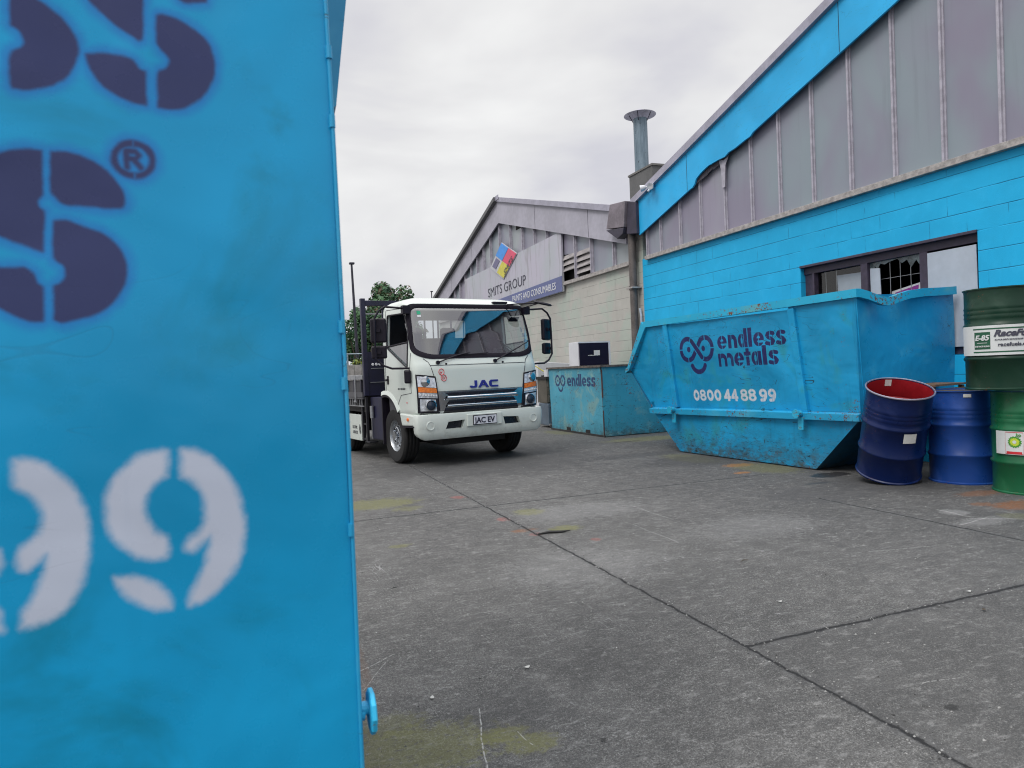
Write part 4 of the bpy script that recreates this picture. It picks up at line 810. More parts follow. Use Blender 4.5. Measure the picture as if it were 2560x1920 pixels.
for a in (.67, 1.46): f.box(a, a+.17, -.006, .0005, .02, .095)
f.build('fork_pocket', M['dark'], sb)
f = MB(); f.box(SBL-.005, SBL+.012, -.012, .004, .01, .7); f.box(SBL+.012, SBL+.03, -.03, -.01, .7, 1.235); f.build('corner_edge', plain('corner_rust', (.07, .035, .03), .8, var=.4, sc=10), sb)
f = MB(); f.box(-.02, SBL+.04, -.02, .01, 0, .035); f.build('skid', plain('skid', (.03, .03, .03), .8, var=.4), sb)
# oven lying on the bin
ov = thing('oven', 'old white oven with black glass door standing on the blue scrap bin', 'oven', (6.0, 12.19, 1.272), 0)
f = MB(); f.box(0, .70, 0, .42, 0, .475); f.build('cabinet', M['white'], ov, bevel=.008)
f = MB(); f.box(.02, .655, -.03, -.002, .01, .445); f.build('door', plain('black_glass', (.010, .008, .022), .45, var=.1, spec=.15), ov, bevel=.004)
f = MB(); f.box(.33, .46, -.036, -.0305, .20, .30); f.build('paper_label', M['paper'], ov)
f = MB()
for k in range(7): f.box(.20+k*.032, .224+k*.032, -.034, -.0305, .195, .205+random.random()*.012)
f.build('printed_line', M['paper'], ov)
f = MB(); f.box(.66, .70, -.03, -.002, .0, .47); f.box(0, .655, -.03, -.002, .45, .475); f.build('door_trim', M['white'], ov)
# things between truck and bin
fr = thing('chest_freezer', 'white appliance cabinet standing between the truck and the scrap bin', 'appliance', (6.10, 14.5, 0), 0)
f = MB(); f.hexa([(0,0,0),(.95,0,0),(.95,.7,0),(0,.7,0),(0,0,1.42),(.95,0,1.34),(.95,.7,1.34),(0,.7,1.42)]); f.build('cabinet', M['white'], fr, bevel=.012)
f = MB(); f.box(.08, .16, -.012, -.001, 1.0, 1.10); f.build('control_panel', M['dark'], fr)
cb = thing('drawer_cabinet', 'grey steel drawer cabinet with bright handles beside the scrap bin', 'cabinet', (5.80, 13.35, .52), 0)
f = MB(); f.box(0, .42, 0, .5, 0, .50); f.build('carcass', plain('cabinet_grey', (.13, .12, .10), .45, .4, var=.2), cb, bevel=.006)
for k in range(3):
    f = MB(); f.box(.015, .405, -.02, -.001, .02+.16*k, .165+.16*k); d_ = f.build('drawer', plain('drawer_grey', (.16, .145, .12), .4, .4, var=.15), cb, bevel=.005)
    f = MB(); f.box(.05, .37, -.04, -.021, .125+.16*k, .145+.16*k); f.build('handle', M['alu'], d_)
f = MB(); f.box(-.03, .45, -.05, .5, .50, .56); f.build('worktop', M['dark'], cb)
f = MB(); f.box(.0, .12, -.04, .1, .561, .70); f.build('switch_box', M['white'], cb)
cs = thing('metal_case', 'pale blue grey metal case on castors under the drawer cabinet', 'case', (5.80, 13.30, 0), 0)
f = MB(); f.box(0, .40, 0, .5, .05, .51); f.build('case_body', plain('case_blue', (.16, .21, .27), .35, .5, var=.15), cs, bevel=.01)
f = MB(); f.tube([(.06, -.02, .46), (.06, -.02, .12)], .008, 6); f.tube([(.03, -.02, .46), (.09, -.02, .43)], .012, 6); f.tube([(.0, -.02, .07), (.40, -.02, .06)], .02, 8); f.build('latch_rod', M['alu'], cs)
for k in range(3):
    f = MB(); f.lathe([(.025, -.01), (.028, 0), (.025, .01)], (.06+.14*k, -.01, .028), 'y', 12); f.build('castor', M['alu'], cs)
st_ = MB(); st_.tube([(5.98, 14.35, 1.32), (6.10, 14.2, 1.20), (6.22, 13.9, 1.12)], .012, 6); tag(st_.build('strap', plain('yellow_strap', (.45, .40, .03), .6)), 'short yellow strap hanging over the white appliance cabinet', 'strap')
# ------------------------------------------------------------------ drums
def drum_prof(open_top=False):
    r = .286; h = .88; p = [(r-.02, 0.0), (r+.004, .0), (r+.006, .012), (r-.004, .02), (r-.004, .05)]
    def bead(z, d=.010): return [(r-.004, z-.022), (r+d-.004, z-.008), (r+d-.004, z+.008), (r-.004, z+.022)]
    for z in (.27,): p += bead(z, .012)
    p += bead(.555, .012)
    for z in (.63, .67, .71): p += [(r-.004, z-.014), (r+.001, z), (r-.004, z+.014)]
    p += [(r-.004, h-.03), (r-.002, h-.012), (r+.007, h-.010), (r+.007, h)]
    return p, r, h
def drum_mat(name, col, sc=.35, rust=.5, coat=0): return painted(name, col, .33, rust, 0, sc, dent=.12, pale=tuple(min(1, v*1.8+.03) for v in col), var=.12, coat=coat)
def drum(label, loc, col, ang=0, tilt=None, open_top=False, lid=(.07, .045, .03)):
    t = thing('oil_drum', label, 'drum', loc, 0, 'steel drums by the workshop wall')
    if tilt: t.rotation_mode = 'QUATERNION'; t.rotation_quaternion = tilt
    p, r, h = drum_prof()
    body = MB()
    if open_top:
        body.lathe(p+[(r-.004, h), (r-.006, h-.01)], n=64, cap=False); body.lathe([(0, .006), (r-.02, 0)], n=64, cap=False)
    else: body.lathe(p+[(r-.003, h), (r-.004, h-.015), (0, h-.014)], n=64, cap=False); body.lathe([(0, .006), (r-.02, 0)], n=64, cap=False)
    b = body.build('drum_body', drum_mat('drum_enamel', col), t, smooth=True, ang=50, fix=False)
    if open_top:
        f = MB(); f.lathe([(0, .03), (r-.02, .03), (r-.012, .05)]+[(r-.012-d, z) for z, d in ((.25, 0), (.27, -.008), (.29, 0), (.53, 0), (.555, -.008), (.58, 0), (.62, 0), (.635, -.006), (.65, 0), (.66, -.006), (.675, 0), (.69, -.006), (.705, 0))]+[(r-.010, h-.012)], n=64, cap=False)
        f.build('lining', plain('red_lining', (.30, .012, .018), .35, var=.15), t, smooth=True, fix=False)
        f = MB(); f.lathe([(r-.006, h-.004), (r+.002, h+.002), (r+.009, h-.003), (r+.007, h-.012)], n=64, cap=False); f.build('rim', plain('rim_worn', (.35, .33, .40), .4, .3), t, smooth=True, fix=False)
    else:
        f = MB(); f.lathe([(0, h-.012), (r-.006, h-.012)], n=48, cap=False); f.tube([(.17, 0, h-.014), (.17, 0, h+.002)], .035, 16); f.build('lid', plain('drum_lid', lid, .7, var=.5, sc=9), t, fix=False)
    return t
def on_drum(r, a0, z0):           # wrap x along the barrel, starting at world angle a0
    return lambda a, b, c: ((r+.001+c+.0016)*math.cos(a0+a/r), (r+.001+c+.0016)*math.sin(a0+a/r), z0+b)
def wrap_patch(name, t, mat, r, a0, a1, z0, z1, n=14, proud=.0):
    f = MB(); f.sheet(lambda a, z: ((r+proud)*math.cos(a), (r+proud)*math.sin(a), z), np.linspace(a0, a1, n), [z0, z1]); return f.build(name, mat, t, smooth=True, fix=False)
RD = .286
facing = lambda c: math.atan2(-c[1], -c[0])
cM, cG, cT = (6.40, 4.70), (6.36, 4.05), (6.19, 4.15)
m1 = drum('blue oil drum standing upright between the leaning drum and the green drum', cM+(0,), (.012, .055, .25))
a = facing(cM); wrap_patch('label', m1, M['paper'], RD+.002, a+.05, a+.27, .82, .85, 6)
g1 = drum('mid green oil drum on the ground with a white band of fuel logos', cG+(0,), (.010, .11, .045))
a = facing(cG)
whb = plain('drum_white_band', (.60, .62, .62), .4, var=.04)
wrap_patch('label_band', g1, whb, RD+.0115, a-.95, a+1.7, .345, .545, 40)
redm = plain('label_red', (.50, .02, .03), .5); grn = plain('label_green', (.05, .25, .02), .5); yel = plain('label_lime', (.45, .55, .04), .5); dgr = plain('label_dark_green', (.01, .08, .04), .5)
def ring_on(name, t, mat, a0, zc, ro, ri, n=36, star=0, proud=.014):
    f = MB(); v = []; 
    for k in range(n):
        q = 2*math.pi*k/n; R_ = ro*(1+star*(1 if k % 2 else -1)); v += [(R_*math.cos(q), R_*math.sin(q)), (ri*math.cos(q), ri*math.sin(q))]
    pts = [((RD+proud)*math.cos(a0+x/RD), (RD+proud)*math.sin(a0+x/RD), zc+z) for x, z in v]
    f.add(pts, [(2*k, 2*((k+1) % n), 2*((k+1) % n)+1, 2*k+1) for k in range(n)]); return f.build(name, mat, t, fix=False)
aL = a-.40
wrap_patch('emblem_base', g1, redm, RD+.0125, aL-.20, aL+.20, .352, .372, 8)
ring_on('sunflower_emblem', g1, grn, aL+.02, .455, .048, .026, 32, .10); ring_on('sunflower_emblem', g1, yel, aL+.02, .455, .034, .012, 32, .12, .0150); ring_on('sunflower_emblem', g1, whb, aL+.02, .455, .014, .0001, 24, 0, .0158)
text('emblem_letters', 'bp', .038, on_drum(RD+.012, aL+.06, .505), grn, g1, .0005)
f = MB()
for (q0, q1, z0, z1) in ((aL-.23, aL-.225, .35, .54), (aL+.225, aL+.23, .35, .54), (aL-.23, aL+.23, .535, .54), (aL-.23, aL+.23, .35, .354)):
    f.sheet(lambda t_, z: ((RD+.0135)*math.cos(t_), (RD+.0135)*math.sin(t_), z), np.linspace(q0, q1, 8), [z0, z1])
f.build('emblem_frame', redm, g1, fix=False)
aS = a+.30
f = MB()
for (q0, q1, z0, z1) in ((aS-.235, aS-.225, .35, .54), (aS-.235, aS+.3, .533, .54), (aS-.235, aS+.3, .35, .375)):
    f.sheet(lambda t_, z: ((RD+.0135)*math.cos(t_), (RD+.0135)*math.sin(t_), z), np.linspace(q0, q1, 8), [z0, z1])
f.build('emblem_frame', redm, g1, fix=False)
text('emblem_letters', 'S', .12, on_drum(RD+.013, aS-.13, .43), redm, g1, .004, 1.1)
text('emblem_letters', 'SUNOCO', .032, on_drum(RD+.013, aS-.19, .392), ink, g1, .0005, 1.1)
d2 = drum('dark green drum standing on top of the other drums, with a white race fuel band', cT+(.905,), (.006, .032, .018))
a = facing(cT); wrap_patch('label_band', d2, whb, RD+.0125, a-1.3, a+1.8, .30, .555, 44)
for z in (.322, .520): wrap_patch('label_stripe', d2, dgr, RD+.0135, a-.78, a+1.8, z, z+.012, 30)
wrap_patch('label_square', d2, dgr, RD+.0135, a-.74, a-.30, .352, .50, 10)
text('label_letters', 'E-85', .062, on_drum(RD+.0145, a-.71, .43), whb, d2, .0022, 1.0, shear=.25); text('label_letters', 'E-85 RACE BLEND', .017, on_drum(RD+.0145, a-.71, .372), whb, d2, .0006, .88)
wrap_patch('label_rule', d2, whb, RD+.0145, a-.66, a-.38, .405, .409, 6)
text('label_letters', 'RaceFuels', .075, on_drum(RD+.0135, a-.22, .46), ink, d2, .003, 1.05, shear=.35)
text('label_letters', 'CHAMPIONSHIP FUELS', .018, on_drum(RD+.0135, a-.20, .425), ink, d2, .0002, 1.35, shear=.3, space=1.2)
text('label_letters', 'racefuels.co.nz', .044, on_drum(RD+.0135, a-.12, .375), ink, d2, .001, 1.05)
# leaning open drum
cam2 = Vector((-.76, -.65, 0)); rt2 = Vector((.65, -.76, 0))
ax = (Vector((0, 0, 1))*math.cos(rad(19))+cam2*math.sin(rad(17))+rt2*math.sin(rad(8))).normalized()
q = Vector((0, 0, 1)).rotation_difference(ax)
lo = (ax*ax.z-Vector((0, 0, 1))).normalized(); low = -(Vector((0,0,1))-ax*ax.z).normalized()*RD
base = Vector((5.72, 4.81, 0))-low+Vector((0, 0, .0)); base.z = -low.z+.002
tl = drum('navy open-topped drum leaning forward with a bright red lining', tuple(base), (.0015, .010, .066), tilt=q, open_top=True)
inv = q.inverted(); cd = inv@Vector((-base.x, -base.y, .6)); a = math.atan2(cd.y, cd.x)
wrap_patch('label', tl, M['paper'], RD+.002, a+.30, a+.70, .435, .53, 8)
wrap_patch('label', tl, M['paper'], RD-.014, a+math.pi+.28-.0, a+math.pi+.50, .80, .865, 6)
f = MB(); f.box(6.28, 6.85, 4.62, 5.1, .0, .88); f2 = MB()
pl_ = thing('crate', 'old brown timber crate tucked behind the blue drums', 'crate', (6.42, 4.98, 0), rad(8))
for k in range(5):
    f2 = MB(); f2.box(0, .55, 0, .02, .06+k*.17, .20+k*.17); f2.build('slat', M['wood'], pl_)
for k in (0, .51): f2 = MB(); f2.box(k, k+.04, .021, .06, 0, .90); f2.build('crate_post', M['wood'], pl_)
f2 = MB(); f2.box(0, .55, .0, .5, .905, .925); f2.build('top_board', M['wood'], pl_)
# ------------------------------------------------------------------ truck (local x: across, y: towards the tail, z: up)
TR = thing('flatbed_truck', 'white cab-over electric flatbed truck with JAC EV number plate parked facing the yard', 'truck', (2.744, 10.062, 0), rad(10.5))
def truck_paint():
    g = G('truck_paint'); n = g.noise(1.2, 3); d = g.noise(14, 5, .65); Z = g.xyz(g.obj())[2]
    c = g.mix(g.ss(n, .3, .7), (.53, .585, .55), (.57, .61, .575)); low = g.m('MULTIPLY', g.ss(Z, .75, .35), g.ss(d, .45, .7)); c = g.mix(g.m('MULTIPLY', low, .35), c, (.25, .25, .23))
    g.b.inputs['Coat Weight'].default_value = .5; g.b.inputs['Coat Roughness'].default_value = .08
    return g.out(c, .3)
TP = truck_paint()
LV = [(.70, -1.04, .15, .955), (.74, -1.07, .16, .978), (1.0, -1.085, .17, .985), (1.33, -1.065, .17, .987), (1.44, -1.02, .17, .985), (1.8, -.925, .18, .972), (2.12, -.83, .18, .950), (2.195, -.795, .175, .940), (2.235, -.745, .16, .915), (2.275, -.65, .11, .85), (2.305, -.53, .04, .72), (2.322, -.40, -.08, .45)]
def lv(w):
    for a, b in zip(LV[:-1], LV[1:]):
        if w <= b[0]: t = max(0, (w-a[0])/(b[0]-a[0])); return tuple(a[i]*(1-t)+b[i]*t for i in (1, 2, 3))
    return LV[-1][1:]
PE = 8.5
def surfF(u, w, off=0):
    vf, vr, hw = lv(w); hd = (vr-vf)/2; vc = (vr+vf)/2; k = min(.9995, abs(u)/hw)
    return Vector((u, vc-hd*(1-k**PE)**(1/PE)-off, w))
def surfS(v, w, sd=-1, off=0):
    vf, vr, hw = lv(w); hd = (vr-vf)/2; vc = (vr+vf)/2; k = min(.9995, abs(v-vc)/hd)
    return Vector((sd*(hw*(1-k**PE)**(1/PE)+off), v, w))
def shell(inset, top_inset=0):
    m = MB(); ws = []
    for a, b in zip(LV[:-1], LV[1:]):
        n = max(1, int((b[0]-a[0])/.05)); ws += [a[0]+(b[0]-a[0])*i/n for i in range(n)]
    ws.append(LV[-1][0]); N = 96; V_ = []; F_ = []
    for w in ws:
        vf, vr, hw = lv(w); hd = (vr-vf)/2-inset; vc = (vr+vf)/2; hw -= inset
        for k in range(N):
            t = 2*math.pi*k/N; c, s = math.cos(t), math.sin(t); e = 2/PE
            V_.append((math.copysign(abs(c)**e, c)*hw, vc+math.copysign(abs(s)**e, s)*hd, w-top_inset*(w > 1)-(-.04 if (top_inset and w <= .7) else 0)))
    R_ = len(ws)
    for i in range(R_-1):
        for k in range(N): F_.append((i*N+k, i*N+(k+1) % N, (i+1)*N+(k+1) % N, (i+1)*N+k))
    V_.append((0, lv(ws[0])[0]*.5, V_[0][2])); V_.append((0, -.2, V_[(R_-1)*N][2]+.006))
    for k in range(N): F_.append((R_*N, (k+1) % N, k)); F_.append((R_*N+1, (R_-1)*N+k, (R_-1)*N+(k+1) % N))
    return m.add(V_, F_)
def cutter(build):
    m = MB(); build(m); return m.build('cutter', TP)
def rpoly(pts, r, n=5):
    o = []; N = len(pts)
    for i in range(N):
        p0, p, p1 = Vector(pts[i-1]), Vector(pts[i]), Vector(pts[(i+1) % N]); a = (p0-p); b = (p1-p); rr = min(r, a.length*.45, b.length*.45)
        A, B = p+a.normalized()*rr, p+b.normalized()*rr
        for k in range(n+1):
            t = k/n; o.append(tuple((1-t)**2*A+2*t*(1-t)*p+t*t*B))
    return o
WS = rpoly([(-.945, 1.53), (-.74, 1.455), (.74, 1.455), (.945, 1.53), (.918, 2.185), (-.918, 2.185)], .10)
DW = rpoly([(-.13, 2.09), (-.73, 2.07), (-.845, 1.80), (-.855, 1.335), (-.13, 1.635)], .04)
cab = shell(0).build('cab_body', TP, TR); cab.parent = None
cab = cut(cab, [shell(.035, .05).build('cutter', TP)])
cab = cut(cab, [cutter(lambda m: m.prism(WS, 'y', -1.4, -.60)), cutter(lambda m: m.prism(DW, 'x', -1.3, 1.3)),
                cutter(lambda m: m.prism(rpoly([(-.42, 1.78), (.42, 1.78), (.42, 2.05), (-.42, 2.05)], .04), 'y', .0, .4)),
                cutter(lambda m: m.lathe([(.555, -1.3), (.555, -.55)], (0, -.01, .41), 'x', 48)), cutter(lambda m: m.lathe([(.555, .55), (.555, 1.3)], (0, -.01, .41), 'x', 48))])
cab.parent = TR
lin = shell(.038, .053).build('cab_lining', plain('cab_trim', (.05, .05, .058), .85), TR); lin.parent = None
lin = cut(lin, [shell(.045, .06).build('cutter', TP)])
lin = cut(lin, [cutter(lambda m: m.prism(WS, 'y', -1.4, -.60)), cutter(lambda m: m.prism(DW, 'x', -1.3, 1.3)), cutter(lambda m: m.prism(rpoly([(-.42, 1.78), (.42, 1.78), (.42, 2.05), (-.42, 2.05)], .04), 'y', .0, .4)), cutter(lambda m: m.box(-1.2, 1.2, -1.2, .4, .5, 1.0))])
lin.parent = TR
# windscreen glass and gasket
def clip_sheet(fn, us, ws, poly, grow):
    P = np.array(poly); c = P.mean(0); P = c+(P-c)*grow; U, Wd = np.meshgrid(us, ws); d = sd_poly(U.ravel(), Wd.ravel(), P).reshape(U.shape); m = MB(); n = len(us)
    v = [fn(u, w) for w in ws for u in us]
    f = [(j*n+i, j*n+i+1, (j+1)*n+i+1, (j+1)*n+i) for j in range(len(ws)-1) for i in range(n-1) if min(d[j, i], d[j, i+1], d[j+1, i], d[j+1, i+1]) < 0]
    return m.add(v, f)
clip_sheet(lambda u, w: surfF(u, w, -.014), np.linspace(-.95, .95, 90), np.linspace(1.44, 2.20, 44), WS, 1.0).build('windscreen', M['windscreen'], TR, smooth=True, fix=False)
def loop(poly, grow=1.0):
    P = np.array(poly); c = P.mean(0); return [tuple(c+(p-c)*grow) for p in P]
def subdiv(poly, st=.05, closed=True):
    o = []; N = len(poly)
    for i in range(N if closed else N-1):
        a, b = Vector(poly[i]), Vector(poly[(i+1) % N]); n = max(1, int((b-a).length/st)); o += [tuple(a+(b-a)*k/n) for k in range(n)]
    return o if closed else o+[tuple(poly[-1])]
f = MB(); rim = subdiv(WS); rin = np.array(rim); cc_ = rin.mean(0); n = len(rim); gv = []
for k, (gx, gz) in enumerate(((-.038, -.045), (-.012, -.014), (.012, .014))):
    for p in rim:
        dx, dz = p[0]-cc_[0], p[1]-cc_[1]; q_ = (p[0]+gx*max(-1, min(1, dx/.5)), p[1]+gz*max(-1, min(1, dz/.2))); gv.append(surfF(q_[0], q_[1], .006 if k else -.008))
f.add(gv, [(k*n+i, k*n+(i+1) % n, (k+1)*n+(i+1) % n, (k+1)*n+i) for k in (0, 1) for i in range(n)])
f.build('gasket', plain('gasket_rubber', (.008, .006, .012), .6, spec=.15), TR, smooth=True)
for sd in (-1, 1):
    clip_sheet(lambda v, w: surfS(v, w, sd, -.012), np.linspace(-.87, -.1, 60), np.linspace(1.3, 1.66, 34), DW, 1.02).build('side_window', M['windscreen'], TR, smooth=True, fix=False)
    f = MB(); f.tube([surfS(v, w, sd, .002) for v, w in subdiv(DW)], .011, 6, closed=True); f.build('window_seal', M['plastic'], TR, smooth=True)
    f = MB(); f.tube([surfS(v, w, sd, .003) for v, w in [(-.50, 1.78), (-.50, 1.60), (-.50, 1.46)]], .006, 4) if False else f.tube([surfS(v, w, sd, -.004) for v, w in subdiv([(-.13, 1.648), (-.84, 1.675)], closed=False)], .012, 6); f.build('glass_divider', M['plastic'], TR)
    f = MB(); f.tube([surfS(v, w, sd, .0) for v, w in subdiv([(-.905, 1.53), (-.93, 1.0), (-.60, .97), (-.42, .80)], closed=False)], .0045, 4); f.tube([surfS(v, w, sd, 0) for v, w in subdiv([(-.78, 2.14), (-.06, 2.17), (-.05, 1.2), (-.04, .99)], closed=False)], .0045, 4)
    f.build('door_seam', M['darkmetal'], TR)
    f = MB(); f.add([surfS(-.14+dv, 1.12+dw, sd, .004) for dv, dw in [(-.03, 0), (.04, 0), (.04, .12), (-.03, .12)]], [(0, 1, 2, 3)]); p = surfS(-.1, 1.18, sd, .025); f.box(p.x-.012, p.x+.012, -.16, -.085, 1.165, 1.195); f.build('door_handle', M['plastic'], TR)
    # wheel-arch flare and step under the door
    f = MB(); pts = [(-.01+.565*math.cos(rad(t)), .41+.565*math.sin(rad(t))) for t in range(75, 150, 5)]
    for (a, b) in zip(pts[:-1], pts[1:]):
        A_ = (-.01+(a[0]+.01)*1.10, .41+(a[1]-.41)*1.10); B_ = (-.01+(b[0]+.01)*1.10, .41+(b[1]-.41)*1.10)
        xx = sd*.99; x2 = sd*.955; f.hexa([(x2, a[0], a[1]), (xx+sd*.012, a[0], a[1]), (xx, A_[0], A_[1]), (x2, A_[0], A_[1]), (x2, b[0], b[1]), (xx+sd*.012, b[0], b[1]), (xx, B_[0], B_[1]), (x2, B_[0], B_[1])])
    f.build('arch_flare', TP, TR, smooth=True)
    f = MB()
    for (a, b) in zip(pts[:-1], pts[1:]):
        k_ = .94; A_ = (-.01+(a[0]+.01)*k_, .41+(a[1]-.41)*k_); B_ = (-.01+(b[0]+.01)*k_, .41+(b[1]-.41)*k_)
        f.hexa([(sd*.60, a[0], a[1]), (sd*.995, a[0], a[1]), (sd*.995, A_[0], A_[1]), (sd*.60, A_[0], A_[1]), (sd*.60, b[0], b[1]), (sd*.995, b[0], b[1]), (sd*.995, B_[0], B_[1]), (sd*.60, B_[0], B_[1])])
    f.box(min(sd*.6, sd*.99), max(sd*.6, sd*.99), .13, .16, .25, .97)
    f.build('arch_liner', M['plastic'], TR)
    f = MB(); f.prism([(-.985, .565), (-.985, .71), (-.50, .725), (-.57, .55)], 'x', sd*.80, sd*.985); f.build('step_panel', TP, TR, bevel=.02)
    f = MB(); f.prism([(-.99, .545), (-.99, .563), (-.56, .548), (-.56, .53)], 'x', sd*.80, sd*.99); f.build('step_trim', M['plastic'], TR)
    f = MB(); f.tube([(sd*.98, -.80, .645), (sd*1.0, -.80, .645)], [.028, .02], 14); f.build('indicator', plain('amber_lens', (.75, .16, .02), .25), TR, smooth=True).scale = (1, 1, 1)
# seams on the front
f = MB()
f.tube([surfF(u, w, .0015) for u, w in subdiv([(-.74, 1.355), (.74, 1.355)], closed=False)], .005, 4)
for sd in (-1, 1):
    f.tube([surfF(sd*u, w, .001) for u, w in subdiv([(.82, 1.45), (.76, 1.40), (.74, 1.355), (.70, 1.20), (.66, 1.0)], closed=False)], .005, 4)
f.tube([surfF(u, w, .001) for u, w in subdiv([(-.66, 1.005), (.66, 1.005)], .03, False)], .004, 4)
f.build('bonnet_seam', M['darkmetal'], TR)
# interior
f = MB(); f.box(-.86, .86, -.86, -.55, 1.22, 1.44); f.hexa([(-.86, -.95, 1.35), (.86, -.95, 1.35), (.86, -.56, 1.441), (-.86, -.56, 1.441), (-.86, -.93, 1.43), (.86, -.93, 1.43), (.86, -.56, 1.47), (-.86, -.56, 1.47)]); f.build('dashboard', plain('dash', (.05, .05, .055), .7), TR)
for u in (-.52, .02, .5):
    f = MB(); f.box(u-.22, u+.22, -.12, .02, 1.05, 1.72); f.box(u-.12, u+.12, -.1, .0, 1.74, 1.92); f.box(u-.22, u+.22, -.55, -.10, 1.02, 1.14); f.build('seat', plain('seat_cloth', (.07, .07, .08), .9), TR, bevel=.04)
f = MB(); f.tube([(.5+.2*math.cos(t), -.60+.10*math.sin(t), 1.57+.17*math.sin(t)) for t in np.linspace(0, 2*math.pi, 28, endpoint=False)], .016, 8, closed=True); f.tube([(.5, -.60, 1.57), (.5, -.72, 1.40)], .03, 8); f.tube([(.31, -.6, 1.57), (.69, -.6, 1.57)], .015, 6); f.build('steering_wheel', M['plastic'], TR, smooth=True)
f = MB(); f.prism([(.64, 2.03), (.86, 2.03), (.82, 1.96), (.68, 1.96)], 'y', -.76, -.74); f.build('sun_visor', M['plastic'], TR)
f = MB(); f.box(-.88, .88, -.55, .08, .74, 1.0); f.build('cab_floor', M['dark'], TR)
f = MB()
for u0, w0, w_, h_ in ((.80, 1.72, .055, .06), (.805, 1.64, .06, .06), (.81, 1.56, .06, .06), (.785, 1.80, .03, .07)):
    f.add([surfF(u0+a, w0+b, -.018) for a, b in [(0, 0), (w_, 0), (w_, h_), (0, h_)]], [(0, 1, 2, 3)])
f.build('window_sticker', M['white'], TR)
f = MB(); f.add([surfF(-.80+a, 2.05+b, -.011) for a, b in [(0, 0), (.05, 0), (.05, .05), (0, .05)]], [(0, 1, 2, 3)]); f.build('green_sticker', plain('green_sticker', (.01, .30, .16), .5), TR)
f = MB(); f.add([surfF(-.80+a, 2.015+b, -.011) for a, b in [(0, 0), (.05, 0), (.05, .028), (0, .028)]], [(0, 1, 2, 3)]); f.build('window_sticker', M['white'], TR)
# headlights
def qpatch(name, pts, off, mat, parent, sd, n=8, y=None, th=0):
    m = MB(); a, b, c, d = pts
    def fn(u, w):
        x = (a[0]*(1-u)+b[0]*u)*(1-w)+(d[0]*(1-u)+c[0]*u)*w; z = (a[1]*(1-u)+b[1]*u)*(1-w)+(d[1]*(1-u)+c[1]*u)*w; return surfF(sd*x, z, off)
    m.sheet(fn, np.linspace(0, 1, n), np.linspace(0, 1, n)); return m.build(name, mat, parent, smooth=True, fix=False)
hlB = plain('lamp_black', (.012, .012, .02), .25); amber = plain('amber', (.62, .16, .02), .3, var=.25, sc=40, bump=.5); refl = plain('reflector', (.62, .65, .70), .25, .4, var=.3, sc=20)
clearr = plain('lamp_clear', (.55, .58, .64), .22, .15, var=.3, sc=26, bump=.5)
for sd in (-1, 1):
    hl = qpatch('headlight', [(.640, .722), (.925, .735), (.940, 1.24), (.690, 1.205)], .010, hlB, TR, sd, 12)
    def sub(t0, t1, i0=.0, i1=1.0):      # strip between fractions of the lamp height
        L0 = lambda t: (.655+(.700-.655)*t, .735+(1.195-.735)*t); R0 = lambda t: (.915+(.928-.915)*t, .745+(1.228-.745)*t)
        def at(t, k): a, b = L0(t), R0(t); return (a[0]+(b[0]-a[0])*k, a[1]+(b[1]-a[1])*k)
        return [at(t0, i0), at(t0, i1), at(t1, i1), at(t1, i0)]
    qpatch('lamp_reflector', sub(.70, .985), .014, clearr, hl, sd); qpatch('turn_signal', sub(.55, .69), .014, amber, hl, sd); qpatch('daylight_strip', sub(.40, .54), .014, refl, hl, sd)
    p = surfF(sd*.82, 1.14, .0); f = MB(); f.lathe([(.0, -.028), (.045, -.024), (.075, -.010)], tuple(p), 'y', 28, cap=False); f.build('lamp_bulb', M['chrome'], hl, smooth=True)
    qpatch('lamp_bezel', sub(.03, .36, .12, .95), .016, refl, hl, sd)
    p = surfF(sd*.775, .83, .0); f = MB(); f.lathe([(.070, -.02), (.078, -.036), (.066, -.040), (.058, -.026)], tuple(p), 'y', 32, cap=False); f.build('projector_ring', M['chrome'], hl, smooth=True)
    f = MB(); f.lathe([(.06, -.020), (.052, -.034), (.03, -.044), (0, -.048)], tuple(p), 'y', 28, cap=False); f.build('projector_lens', plain('lens_dark', (.02, .03, .05), .04), hl, smooth=True)
    f = MB()
    for k in range(7):
        c_ = sub(.42, .52, k/7+.03, k/7+.11); pc = surfF(sd*(c_[0][0]+c_[1][0])/2, (c_[0][1]+c_[2][1])/2, .017); f.lathe([(.014, .0), (.012, -.004), (0, -.006)], tuple(pc), 'y', 10, cap=False)
    f.build('led_dots', M['white'], hl)
    f = MB(); f.tube([surfF(sd*u, w, .012) for u, w in subdiv([(.640, .722), (.925, .735), (.940, 1.24), (.690, 1.205)], .04)], .006, 5, closed=True); f.build('lamp_rim', M['plastic'], hl)
# grille
gl_ = M['chrome']; 
G0 = MB(); G0.sheet(lambda u, w: surfF(u, w, .006), np.linspace(-.655, .655, 30), np.linspace(.70, .998, 8)); GR = G0.build('grille', gl_, TR, smooth=True, fix=False)
def bar(name, pl, w0, w1, u0, u1, off, mat, bow=0):
    m = MB(); us = np.linspace(-1, 1, 25)
    sec = [(w0+(w1-w0)*(.5-.5*math.cos(rad(a_))), off*(.15+.85*math.sin(rad(a_)))) for a_ in range(0, 181, 20)]; v = []; ns = len(sec)
    for u in us:
        for (w, o_) in sec: k = (w-w0)/(w1-w0); x = u*(u0+(u1-u0)*k); v.append(surfF(x, w, o_+.006))
    m.add(v, [(i*ns+j, (i+1)*ns+j, (i+1)*ns+j+1, i*ns+j+1) for i in range(24) for j in range(ns-1)]); return m.build(name, mat, pl, smooth=True, fix=False)
bar('grille_slot', GR, .945, .992, .50, .575, .006, hlB); bar('grille_bar', GR, .885, .940, .57, .53, .035, gl_); bar('grille_slot', GR, .832, .880, .54, .50, .006, hlB)
